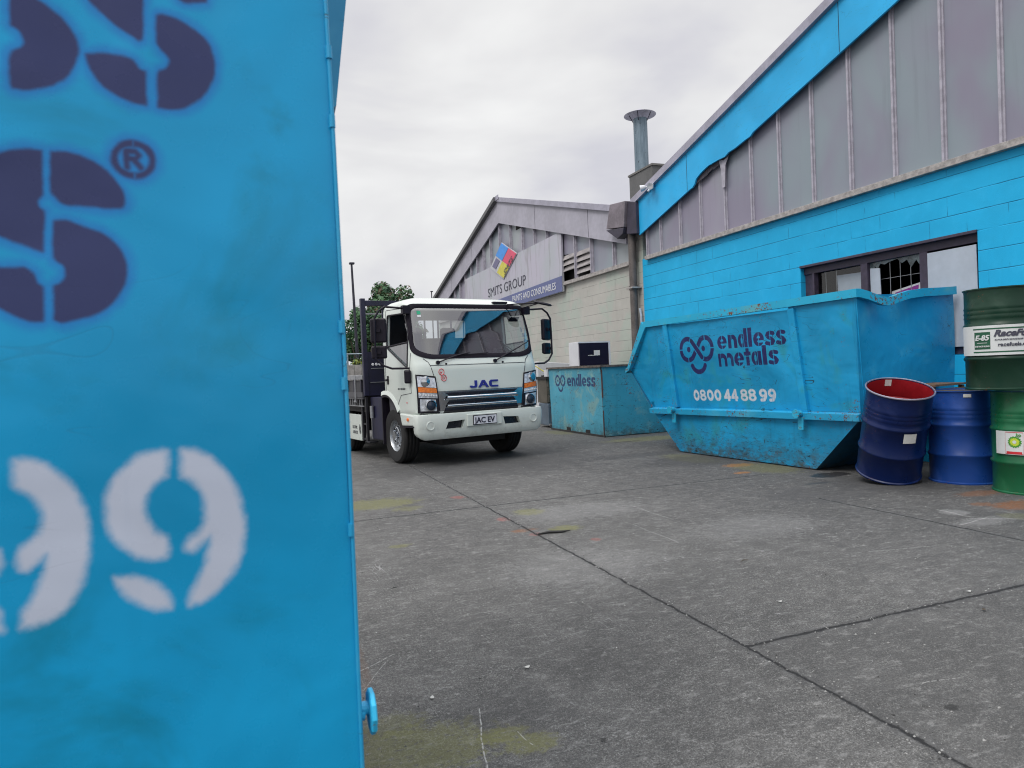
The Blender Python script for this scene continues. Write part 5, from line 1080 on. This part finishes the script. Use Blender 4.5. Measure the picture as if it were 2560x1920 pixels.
bar('grille_bar', GR, .788, .828, .55, .53, .030, gl_); bar('grille_slot', GR, .708, .784, .585, .56, .006, hlB)
# letters J A C
lb = plain('badge_blue', (.015, .02, .20), .3)
def letter(polys, x0):
    m = MB()
    for P_ in polys:
        n = len(P_); m.add([surfF(x0+px, 1.033+pz, .014) for px, pz in P_]+[surfF(x0+px, 1.033+pz, .002) for px, pz in P_], [tuple(range(n))]+[(i, n+i, n+(i+1) % n, (i+1) % n) for i in range(n)])
    return m.build('badge_letter', lb, TR, fix=False)
H_ = .098
letter([[(0, .03), (.035, .03), (.038, .022), (.07, .022), (.075, .03), (.075, H_), (.113, H_), (.113, .022), (.095, 0), (.02, 0), (0, .015)]], -.185)
letter([[(0, 0), (.062, H_), (.102, H_), (.164, 0), (.124, 0), (.108, .026), (.056, .026), (.04, 0)]], -.055) if False else letter([[(0, 0), (.062, H_), (.102, H_), (.082, .070), (.040, 0)], [(.102, H_), (.164, 0), (.124, 0), (.082, .070)], [(.056, .026), (.064, .044), (.100, .044), (.108, .026)]], -.055)
letter([[(.14, H_), (.03, H_), (0, H_-.022), (0, .022), (.03, 0), (.14, 0), (.14, .024), (.045, .024), (.038, .032), (.038, H_-.032), (.045, H_-.024), (.14, H_-.024)]], .118)
# EV sticker: two red rings
redp = plain('sticker_red', (.55, .03, .05), .5)
for (u, w, s_) in ((-.592, 1.265, 'y'), (-.565, 1.185, 'EV')):
    f = MB(); f.tube([surfF(u+.038*math.cos(t), w+.042*math.sin(t), .003) for t in np.linspace(0, 2*math.pi, 24, endpoint=False)], .0045, 5, closed=True); f.build('sticker_ring', redp, TR)
    text('sticker_letters', s_, .055, (lambda u, w: (lambda a, b, c: surfF(u-.022+a*(1 if s_ == 'EV' else 1.1), w-.02+b, .003+c)))(u, w), redp, TR, .0005, .75 if s_ == 'EV' else 1.3)
text('door_lettering', 'TAKES JAC LTD', .035, lambda a, b, c: surfS(-.38-.0+a-.35, 1.045+b, -1, .002+c) if False else surfS(-.40-.0-a*-1-.36, 1.045+b, -1, .002+c), M['darkmetal'], TR, 0, 1.1)
text('door_lettering', 'EV', .03, lambda a, b, c: surfS(-.80+a, .86+b, -1, .002+c), redp, TR)
# bumper
def bsec(hw, vf, v1, off):
    def fn(t, w, o_):         # t in [-1,1] sweeps around the nose
        a = rad(90*t); c, s = math.cos(a), math.sin(a); e = 2/7
        return Vector((math.copysign(abs(s)**e, s)*(hw+o_), v1-(abs(c)**e)*((v1-vf)+o_), w))
    return fn
fn = bsec(.978, -1.115, -.96, 0); rows = [(.700, -.03), (.712, -.012), (.706, .0), (.66, .008), (.56, .004), (.47, -.004), (.40, -.018), (.372, -.04)]; ts = np.linspace(-1, 1, 81)
lowc = lambda t, w: w+(.045*max(0, (abs(t)-.55)/.45) if w < .42 else 0)
m = MB(); V_ = [fn(t, lowc(t, w), o_) for w, o_ in rows for t in ts]+[fn(t, lowc(t, w), -.09) for w, o_ in rows[::-1] for t in ts]; n = len(ts); R_ = 2*len(rows)
m.add(V_, [(j*n+i, j*n+i+1, ((j+1) % R_)*n+i+1, ((j+1) % R_)*n+i) for j in range(R_) for i in range(n-1)]+[tuple(j*n for j in range(R_)), tuple(j*n+n-1 for j in range(R_))[::-1]])
bp_ = m.build('bumper', TP, TR); bp_.parent = None
ct_ = []
for sd in (-1, 1):
    pts = [(sd*.30, .612), (sd*.545, .600), (sd*.585, .505), (sd*.33, .505)]; ct_.append(cutter(lambda m: m.prism(pts, 'y', -1.3, -.9)))
bp_ = cut(bp_, ct_); bp_.parent = TR
for sd in (-1, 1):
    f = MB(); f.box(min(sd*.28, sd*.60), max(sd*.28, sd*.60), -1.05, -1.04, .49, .63); f.build('intake_mesh', hlB, TR)
    p = fn(0, .565, 0); f = MB(); f.lathe([(.062, .0), (.060, -.006), (.050, -.007), (.048, -.001), (0, -.001)], (sd*.80, -1.112, .562), 'y', 30, cap=False); f.build('fog_lamp_blank', TP, TR, smooth=True)
f = MB(); f.box(-.27, .27, -1.136, -1.10, .515, .68); f.build('plate_plinth', TP, TR, bevel=.008)
f = MB(); f.box(-.186, .186, -1.146, -1.137, .528, .662); PL = f.build('number_plate', M['plastic'], TR, bevel=.004)
f = MB(); f.box(-.176, .176, -1.149, -1.1465, .539, .651); f.build('plate_face', plain('plate_white', (.58, .60, .66), .4), PL)
text('plate_letters', 'JAC EV', .105, lambda a, b, c: (-.160+a, -1.1500-c, .556+b), plain('plate_ink', (.01, .01, .03), .5), PL, .003, w=.318)
f = MB(); f.box(-.9, .9, -1.03, -.98, .66, .715); f.build('bumper_gap', hlB, TR)
# wipers
for (u0, w0, pts) in ((-.63, 1.392, [(-.63, 1.392), (-.36, 1.475), (-.12, 1.520)]), (.245, 1.392, [(.245, 1.392), (.50, 1.50), (.70, 1.58)])):
    f = MB(); f.tube([surfF(u, w, .02) for u, w in pts], [.011, .007, .006], 6); f.tube([surfF(u0, w0, 0), surfF(u0, w0, .03)], .026, 12); f.tube([surfF(u0+.12, w0-.02, 0), surfF(u0+.12, w0-.02, .018)], .012, 8); wp = f.build('wiper', M['plastic'], TR, smooth=True)
    b0 = (-.33, 1.485) if u0 < 0 else (.36, 1.447); b1 = (.16, 1.508) if u0 < 0 else (.88, 1.66)
    f = MB(); f.tube([surfF(b0[0]+(b1[0]-b0[0])*t, b0[1]+(b1[1]-b0[1])*t, .010) for t in np.linspace(0, 1, 10)], .0065, 5); f.build('blade', M['plastic'], wp)
# mirrors
for sd in (-1, 1):
    f = MB(); P_ = [(sd*.93, -.79, 2.13), (sd*1.24, -.79, 2.15), (sd*1.33, -.79, 2.09), (sd*1.385, -.79, 2.0), (sd*1.392, -.79, 1.72), (sd*1.392, -.79, 1.47), (sd*1.31, -.82, 1.38), (sd*1.20, -.86, 1.335), (sd*.97, -.90, 1.33)]
    f.tube(P_, .0145, 8); f.box(min(sd*.90, sd*1.0), max(sd*.90, sd*1.0), -.83, -.75, 2.06, 2.17)
    ma = f.build('mirror_arm', M['plastic'], TR, smooth=True)
    for (z0, z1, w_) in ((1.70, 2.02, .105), (1.49, 1.66, .10)):
        m = MB(); m.box(-w_, w_, -.028, .03, z0, z1); o = m.build('mirror_housing', M['plastic'], ma, bevel=.022); o.location = (sd*1.325, -.75, -.02); o.rotation_euler = (0, 0, sd*rad(28))
        m = MB(); m.box(-w_+.012, w_-.012, .031, .034, z0+.015, z1-.015); g_ = m.build('mirror_glass', M['chrome'], o)
        m = MB(); m.box(-.03, .06 if sd > 0 else .03, -.055, -.028, (z0+z1)/2-.02, (z0+z1)/2+.02); m.build('clamp', M['plastic'], o)
f = MB(); f.box(-.045, .045, -.02, .03, 1.13, 1.31); o = f.build('kerb_mirror', M['plastic'], TR, bevel=.02); o.location = (-1.02, -.93, 0); o.rotation_euler = (0, 0, rad(-40))
f = MB(); f.tube([surfF(.62, 2.2, .02), Vector((.80, -1.0, 2.20)), Vector((.95, -1.14, 2.19))], .010, 6); f.tube([Vector((.86, -.84, 2.15)), Vector((.95, -1.14, 2.19))], .008, 6); f.build('look_down_arm', M['plastic'], TR)
f = MB(); f.lathe([(0, 0), (.13, .01), (.145, .03), (.12, .05), (0, .055)], (0, 0, 0), 'z', 24, cap=False); o = f.build('look_down_mirror', M['plastic'], TR, smooth=True); o.location = (1.0, -1.16, 2.165); o.scale = (1.1, .6, .8); o.rotation_euler = (rad(14), rad(10), 0)
f = MB(); f.box(.40, .64, -.80, -.74, 2.215, 2.245); f.build('roof_bracket', M['plastic'], TR, bevel=.008)
f = MB(); f.lathe([(.045, 2.20), (.045, 2.24), (.03, 2.275), (0, 2.285)], (-.80, -.35, 0), 'z', 16, cap=False); f.build('marker_lamp', plain('marker_green', (.30, .42, .36), .2), TR, smooth=True)
# wheels
def wheel(name, u, v, sd, dual=False):
    t = MB(); R0 = .392; prof = [(.225, -.10), (.30, -.118), (.362, -.115), (.385, -.095)]+[(R0-(.012 if k in (2, 5, 8) else 0), -.085+.017*k) for k in range(11)]+[(.385, .095), (.362, .115), (.30, .118), (.225, .10)]
    for g_ in (-.03, .0, .03): pass
    t.lathe(prof, (0, 0, 0), 'x', 56, cap=False); ty = t.build(name, M['rubber'], TR, smooth=True, fix=True); ty.location = (u, v, R0)
    m = MB(); s = sd
    m.lathe([(.228, s*.088), (.222, s*.098), (.212, s*.085), (.205, s*.02), (.175, -s*.0), (.165, s*.01)], (0, 0, 0), 'x', 44, cap=False); m.lathe([(.165, s*.01), (.12, s*.045), (.11, s*.055), (.0, s*.055)], (0, 0, 0), 'x', 44, cap=False)
    m.build('rim', plain('wheel_silver', (.42, .44, .46), .28, .8, var=.15), ty, smooth=True)
    m = MB()
    for k in range(6):
        q_ = 2*math.pi*k/6; c = (0, .185*math.cos(q_), .185*math.sin(q_)); m.lathe([(.0, s*.012), (.022, s*.010)], c, 'x', 12, cap=False)
    m.build('vent_holes', M['dark'], ty)
    m = MB(); m.lathe([(.135, s*.055), (.13, s*.085), (.115, s*.088), (.11, s*.062)], (0, 0, 0), 'x', 32, cap=False); m.lathe([(.07, s*.05), (.062, s*.12), (.0, s*.125)], (0, 0, 0), 'x', 24, cap=False)
    for k in range(6):
        q_ = 2*math.pi*(k+.5)/6; m.lathe([(.015, s*.05), (.013, s*.098), (0, s*.102)], (0, .098*math.cos(q_), .098*math.sin(q_)), 'x', 8, cap=False)
    m.build('hub', M['chrome'], ty, smooth=True); return ty
for sd in (-1, 1):
    wheel('wheel', sd*.835, -.19, sd); wheel('wheel', sd*.82, 2.05, sd)
f = MB(); f.box(-.40, -.32, -.8, 4.2, .52, .68); f.box(.32, .40, -.8, 4.2, .52, .68); f.box(-.70, .70, -.40, -.26, .33, .47); f.box(-.32, .32, -.85, .2, .42, .66); f.box(-.75, .75, 1.95, 2.15, .32, .48); f.box(-.5, .5, .3, 1.6, .42, .8); f.box(-.62, .62, -.93, .28, .37, .41); f.box(-.70, .70, .28, 1.45, .34, .40); f.box(-.55, .55, .45, 1.5, .20, .34); f.box(-.5, .5, -.8, .3, .26, .37); f.box(-.6, .6, 2.5, 4, .3, .6); f.build('chassis_and_blockers', M['dark'], TR)  # rails and axles, plus underbody boxes added to block light beneath the truck
# headboard and tray
f = MB()
for u in (-1.01, 1.01): f.box(u-.035, u+.035, .70, .77, .95, 2.43)
f.box(-.975, .975, .70, .77, 2.32, 2.40); HB = f.build('headboard', M['navy'], TR, bevel=.006)
f = MB(); f.box(-.975, .975, .715, .745, .95, 1.62); f.box(-.975, -.62, .715, .745, 1.62, 1.95) if False else None; f.build('headboard_panel', M['navy'], HB)
f = MB(); f.box(-.974, .974, .72, .74, 2.19, 2.205); f.build('headboard_rail', M['alu'], HB)
f = MB()
for u in np.linspace(-.7, .7, 7): f.box(u-.012, u+.012, .72, .74, 1.62, 2.32)
f.build('headboard_bars', M['navy'], HB)
for u in (-.90, -.845, -.79): f = MB(); f.lathe([(.022, .700), (.020, .694), (0, .692)], (u, 0, 1.425), 'y', 14, cap=False); f.build('clearance_lamp', M['white'], HB)
f = MB(); f.box(-.93, -.72, .70, .712, 1.36, 1.368); f.box(-.95, -.66, .70, .712, 1.148, 1.156); f.build('headboard_trim', M['alu'], HB)
f = MB(); f.box(-1.016, -.996, .78, 4.3, 1.001, 1.19); f.build('side_gate', plain('gate_grey', (.055, .055, .06), .6, var=.3), TR)
f = MB(); f.box(-1.0, .9, .78, 4.3, .70, .95); f.build('tray_underframe', M['dark'], TR)
f = MB(); f.box(-1.02, 1.02, .78, 4.3, .96, 1.0); f.build('tray_floor', plain('tray_timber', (.12, .11, .10), .8, var=.3), TR)
f = MB(); f.box(-1.05, -1.02, .78, 4.3, 1.20, 1.27); f.box(-1.045, -1.022, .78, 4.3, 1.06, 1.20, 1) if False else None; f.build('side_board', M['alu'], TR, bevel=.004)
f = MB()
for v in (.86, 1.2, 1.55, 1.9, 2.5, 3.2, 4.0): f.box(-1.045, -1.02, v, v+.05, 1.0, 1.20)
f.box(-1.03, -1.02, .78, 4.3, 1.0, 1.2) if False else None
f.build('side_stake', M['darkmetal'], TR)
f = MB(); f.box(-1.06, -1.02, .78, 4.3, .93, 1.005); f.box(-1.06, -1.02, .78, 4.3, .90, .925); f.box(1.02, 1.05, .78, 4.3, .93, 1.25); f.build('tray_rail', plain('rail_grey', (.10, .10, .11), .5, .4), TR)
f = MB(); f.box(-1.05, -1.035, .78, 4.3, .785, .80); 
for v in np.arange(.85, 4.2, .11): f.box(-1.05, -1.035, v, v+.014, .80, .90)
f.build('rope_rail', M['alu'], TR)
f = MB(); f.tube([(-1.075, 1.05, 1.26), (-1.08, 1.05, .92), (-1.075, 1.06, .86)], .010, 6); f.tube([(-1.08, 1.02, .86), (-1.08, 1.10, .86)], .016, 6); f.build('tie_down', M['alu'], TR)
f = MB(); f.box(-1.03, -1.0, .98, 2.0, .25, .655); sp_ = f.build('side_guard', TP, TR, bevel=.004)
sideg = lambda v0, w0: (lambda a, b, c: (-1.0312-c, v0-a, w0+b))
text('guard_lettering', '100%', .15, lambda a, b, c: (-1.0312-c, 1.84-a, .36+b), redp, sp_, .002, .75); text('guard_lettering', 'ELECTRIC', .065, lambda a, b, c: (-1.0312-c, 1.40-a, .43+b), M['darkmetal'], sp_, .001, .8); text('guard_lettering', '& TRUCKS', .065, lambda a, b, c: (-1.0312-c, 1.40-a, .35+b), M['darkmetal'], sp_, .001, .8)
f = MB(); f.tube([(-1.033, 1.04, .36), (-1.033, 1.07, .42), (-1.033, 1.04, .50), (-1.033, 1.01, .42)], .006, 5, closed=True); f.build('guard_logo', M['darkmetal'], sp_)
f = MB(); f.box(-1.03, -.99, .90, .95, .25, .93); f.box(-1.03, -.99, .72, .76, .25, .93); f.box(-1.02, -.99, .76, .90, .50, .53); f.box(-1.02, -.99, .76, .90, .27, .30); f.box(-1.04, -.90, .60, .76, .24, .26); f.build('step_ladder', M['black'], TR, bevel=.004)
f = MB(); f.box(-.97, -.60, .19, .68, .30, .93); f.build('tool_locker', M['navy'], TR, bevel=.01)
f = MB(); f.box(-.985, -.972, .62, .64, .30, .70); f.lathe([(.03, .0), (.03, .18)], (-1.0, .55, .62), 'z', 14); f.build('cylinder_bottle', M['alu'], TR)
f = MB(); f.box(-.2, .35, .0, .03, 0, 0)if False else None
# ------------------------------------------------------------------ background: trees, fence, lamps
def leafmat(name, a, b, c3):
    g = G(name); n = g.noise(1.1, 3); n2 = g.noise(7, 3)
    c = g.mix(g.ss(n, .38, .62), a, b); c = g.mix(g.m('MULTIPLY', g.ss(n2, .5, .7), .6), c, c3)
    g.b.inputs['Specular IOR Level'].default_value = .3; return g.out(c, .6)
def tree(name, label, cat, x, y, h, r, seed, mats, nl=5200, lobes=None, trunk_h=1.2, leaf=.10, group=None):
    rnd = random.Random(seed); t = thing(name, label, cat, (x, y, 0), 0, group)
    f = MB(); f.tube([(0, 0, 0), (.05, 0, trunk_h*.6), (.0, .05, trunk_h*1.3), (.1, 0, h*.6)], [.16*r/2, .13*r/2, .1*r/2, .03], 8)
    L = []
    for i in range(lobes or 26):
        a = rnd.uniform(0, 6.28); q = rnd.random()**.5; z = rnd.uniform(trunk_h, h*.93); k = 1-((z-h*.52)/(h*.52))**2; R_ = r*max(.25, k)**.5*.78*q; L.append((R_*math.cos(a), R_*math.sin(a), z, rnd.uniform(.22, .36)*r))
    for l in L[:14]: f.tube([(.0, 0, trunk_h), (l[0]*.5, l[1]*.5, (trunk_h+l[2])/2), l[:3]], [.06, .04, .015], 5)
    f.build('trunk', plain('bark', (.08, .06, .045), .9, var=.3, sc=10), t)
    f = MB(); f.v = []; V_, F_, I_ = [], [], []
    for i in range(nl):
        l = L[rnd.randrange(len(L))]; d = Vector((rnd.gauss(0, 1), rnd.gauss(0, 1), rnd.gauss(0, 1))).normalized()*l[3]*rnd.uniform(.55, 1.08); p = Vector(l[:3])+d; p.z = min(p.z, h*1.02)
        n = (d.normalized()+Vector((rnd.gauss(0, .5), rnd.gauss(0, .5), rnd.gauss(0, .5)+.3))).normalized(); a = n.orthogonal().normalized(); b = n.cross(a); ang = rnd.uniform(0, 6.28); a, b = a*math.cos(ang)+b*math.sin(ang), b*math.cos(ang)-a*math.sin(ang); s = leaf*rnd.uniform(.6, 1.4)
        o_ = len(V_); V_ += [p-a*s, p-b*s*.5, p+a*s, p+b*s*.5+n*s*.2]; F_.append((o_, o_+1, o_+2, o_+3)); I_.append(0 if rnd.random() < .8 else 1)
    f.v = V_; f.f = F_; f.mi = I_; f.build('crown', mats, t, fix=False)
    return t
lg = leafmat('leaf_dark', (.03, .085, .045), (.06, .14, .06), (.11, .16, .05)); lr = leafmat('leaf_bronze', (.08, .05, .04), (.11, .08, .045), (.06, .09, .03)); ly = leafmat('leaf_lime', (.16, .2, .03), (.22, .24, .04), (.1, .16, .03))
tree('leafy_tree', 'dense dark green tree with bronze tips above the truck headboard', 'tree', 7.05, 38, 6.35, 2.15, 3, [lg, lr], 16000, 38, .8, .11)
tree('leafy_tree', 'lower dark green tree left of the dense tree, behind the tall lamp post', 'tree', 5.35, 36, 4.7, 1.7, 5, [lg, lg], 10000, 26, .5, .10)
tree('leafy_tree', 'small dark tree half hidden behind the truck cab beside the dense tree', 'tree', 8.6, 40, 5.3, 1.5, 8, [lg, lr], 4000, 18, .8, .11)
tree('flowering_shrub', 'lime yellow shrub growing over the wire fence behind the truck tray', 'shrub', 3.0, 22.9, 2.0, .55, 9, [ly, lg], 1600, 9, .4, .06)
for (nm, lbl, x, y, h, lean) in (('lamp_post', 'tall dark street lamp leaning slightly in front of the trees', 4.30, 30, 6.1, (-.10, 0)), ('lamp_post', 'distant short-headed street lamp showing just above the truck roof', 15.3, 60, 8.55, (0, 0))):
    t = thing(nm, lbl, 'street lamp', (x, y, 0), 0, 'street lamps beyond the yard'); f = MB(); f.tube([(0, 0, 0), (lean[0]*.4, 0, h*.4), (lean[0], 0, h-.05)], [.085, .07, .045], 10); f.build('pole', M['darkmetal'], t, smooth=True)
    f = MB(); f.box(lean[0]-.10, lean[0]+.12, -.10, .10, h-.05, h+.03); f.build('lamp_head', M['darkmetal'], t, bevel=.02)
fe = thing('timber_fence', 'pale weathered vertical board fence behind the truck tray', 'fence', (-6, 22, 0)); 
wf = plain('grey_timber', (.27, .26, .25), .85, var=.3, sc=5, bump=.4)
for k in range(56): f = MB(); h = 1.62+random.uniform(-.01, .01); f.box(k*.22+.004, k*.22+.214, 0, .025, .05, h); f.build('fence_board', wf, fe)
f = MB(); f.box(0, 12.3, .026, .07, .4, .5); f.box(0, 12.3, .026, .07, 1.3, 1.4); f.build('fence_rail', wf, fe)
wfn = thing('wire_fence', 'thin wire mesh fence with top rail standing behind the board fence', 'fence', (-6, 22.6, 0)); f = MB(); f.tube([(0, 0, 1.98), (12.3, 0, 1.98)], .022, 6); f.build('top_rail', M['galv'], wfn)
for k in range(7): f = MB(); f.tube([(k*2+.9, 0, 0), (k*2+.9, 0, 1.98)], .025, 6); f.build('fence_post', M['galv'], wfn)
f = MB()
for k in range(120): f.tube([(k*.1, 0, 1.0), (k*.1, 0, 1.97)], .002, 3, cap=False)
for z in np.arange(1.05, 1.95, .1): f.tube([(0, 0, z), (12.3, 0, z)], .002, 3, cap=False)
f.build('mesh', M['galv'], wfn)
hd_ = MB(); rr = random.Random(4)
tree('hedge_bush', 'dark bushy hedge behind the board fence on the left', 'bush', 2.2, 26, 2.1, 1.7, 21, [lg, lg], 4500, 18, .2, .08, 'hedge behind the fence')
tree('hedge_bush', 'dark bushy hedge behind the board fence near the truck headboard', 'bush', 4.9, 27, 2.0, 1.7, 22, [lg, lg], 4500, 18, .2, .08, 'hedge behind the fence')
# yard opposite (mirrored in the windscreen): low shed behind the camera
# ------------------------------------------------------------------ small litter on the concrete
lf = [plain('dry_leaf', (.06, .045, .03), .8, var=.3), plain('pale_scrap', (.42, .42, .40), .7, var=.1), plain('dark_scrap', (.015, .015, .015), .7)]
def litter(x, y, s, ang, kind, label, nm='leaf'):
    f = MB(); n = 7; pts = []
    if nm == 'leaf' or nm == 'scrap':
        for k in range(n+1): t = k/n; wdt = math.sin(math.pi*t)**.8*.28+.02; pts.append((s*(t-.5), wdt*s, s*.25*(abs(t-.5)*1.2)**1.5+.003))
        V_ = [(p[0], p[1], p[2]+s*.14) for p in pts]+[(p[0], 0, p[2]+.002) for p in pts]+[(p[0], -p[1], p[2]+s*.10) for p in pts]; m_ = n+1
        f.add(V_, [(r_*m_+i, r_*m_+i+1, (r_+1)*m_+i+1, (r_+1)*m_+i) for r_ in (0, 1) for i in range(n)]); f.tube([(-s*.5, 0, .01), (-s*.8, s*.05, .012)], s*.02, 4)
    else: f.tube([(-s, 0, .006), (-s*.3, s*.06, .012), (s*.4, -.02*s, .008), (s, s*.08, .010)], [s*.05, s*.09, s*.08, s*.03], 6)
    o = f.build(nm, lf[kind], None, smooth=True, fix=False); o.location = (x, y, .001); o.rotation_euler = (0, 0, ang); return tag(o, label, nm if nm != 'scrap' else 'litter', None)
litter(1.02, 2.67, 0.028, .3, 1, 'pale curled scrap in the middle of the near concrete slab', 'scrap')
litter(.59, 2.58, 0.025, 1.2, 1, 'pale thin curled leaf near the tall blue skip edge')
litter(1.04, 2.04, 0.020, -.5, 2, 'small dark curled leaf at the bottom of the yard')
litter(1.45, 2.68, 0.010, 1, 1, 'tiny white chip lying right of the pale curled scrap', 'scrap')
litter(3.23, 2.29, 0.028, .8, 0, 'brown curled leaf beyond the right-hand slab joint')
litter(3.42, 2.50, 0.025, .1, 1, 'white paper sliver caught in the right-hand slab joint', 'scrap')
litter(2.48, 2.82, 0.025, -.2, 1, 'small pale fragment left of the right-hand joint junction', 'scrap')
litter(2.09, 4.77, 0.128, -.15, 2, 'dark flattened stick beside the long slab joint', 'stick')
litter(2.81, 3.49, 0.035, .1, 0, 'thin twig lying on the middle slab', 'stick')
litter(.72, 4.0, 0.025, .4, 2, 'thin dark twig on the left slab near the blue skip', 'stick')
litter(.69, 3.02, 0.010, .4, 1, 'tiny pale flake on the left slab near the white scratches', 'scrap')
litter(.95, 7.6, 0.035, .2, 2, 'dark leaf lying in front of the truck wheel')
rr = random.Random(11); V_, F_ = [], []
for i in range(2600):
    x = rr.uniform(.2, 6.5); y = 1.5+rr.random()**1.3*8.5
    if rr.random() < .45:
        x = rr.gauss(1.97, .05) if rr.random() < .6 else x
        if abs(x-1.97) > .3: y = (2.45 if x > 2 else 6.05)+rr.gauss(0, .05)
    s = rr.uniform(.0015, .0055); o_ = len(V_); 
    for dx, dy, dz in ((-1, -.6, 0), (1, -.8, 0), (.7, 1, 0), (-.8, .8, 0), (.1, 0, .9)): V_.append((x+dx*s*rr.uniform(.6, 1.2), y+dy*s*rr.uniform(.6, 1.2), .0005+dz*s))
    F_ += [(o_, o_+1, o_+4), (o_+1, o_+2, o_+4), (o_+2, o_+3, o_+4), (o_+3, o_, o_+4)]
f = MB(); f.add(V_, F_); g = G('grit'); n_ = g.noise(40, 2); gm_ = g.out(g.mix(g.ss(n_, .4, .6), (.03, .03, .03), (.3, .3, .29)), .8)
tag(f.build('gravel', gm_, None), 'fine grit and stone chips scattered over the concrete', 'gravel', kind='stuff')
# thin chalky scratches scored in the slab
for (a, b, lbl) in (((.73, 2.45), (.62, 2.05), 'x'), ((.37, 2.95), (.55, 3.07), 'x'), ((.49, 3.01), (.35, 2.76), 'x'), ((3.11, 5.36), (3.10, 4.67), 'x')): pass
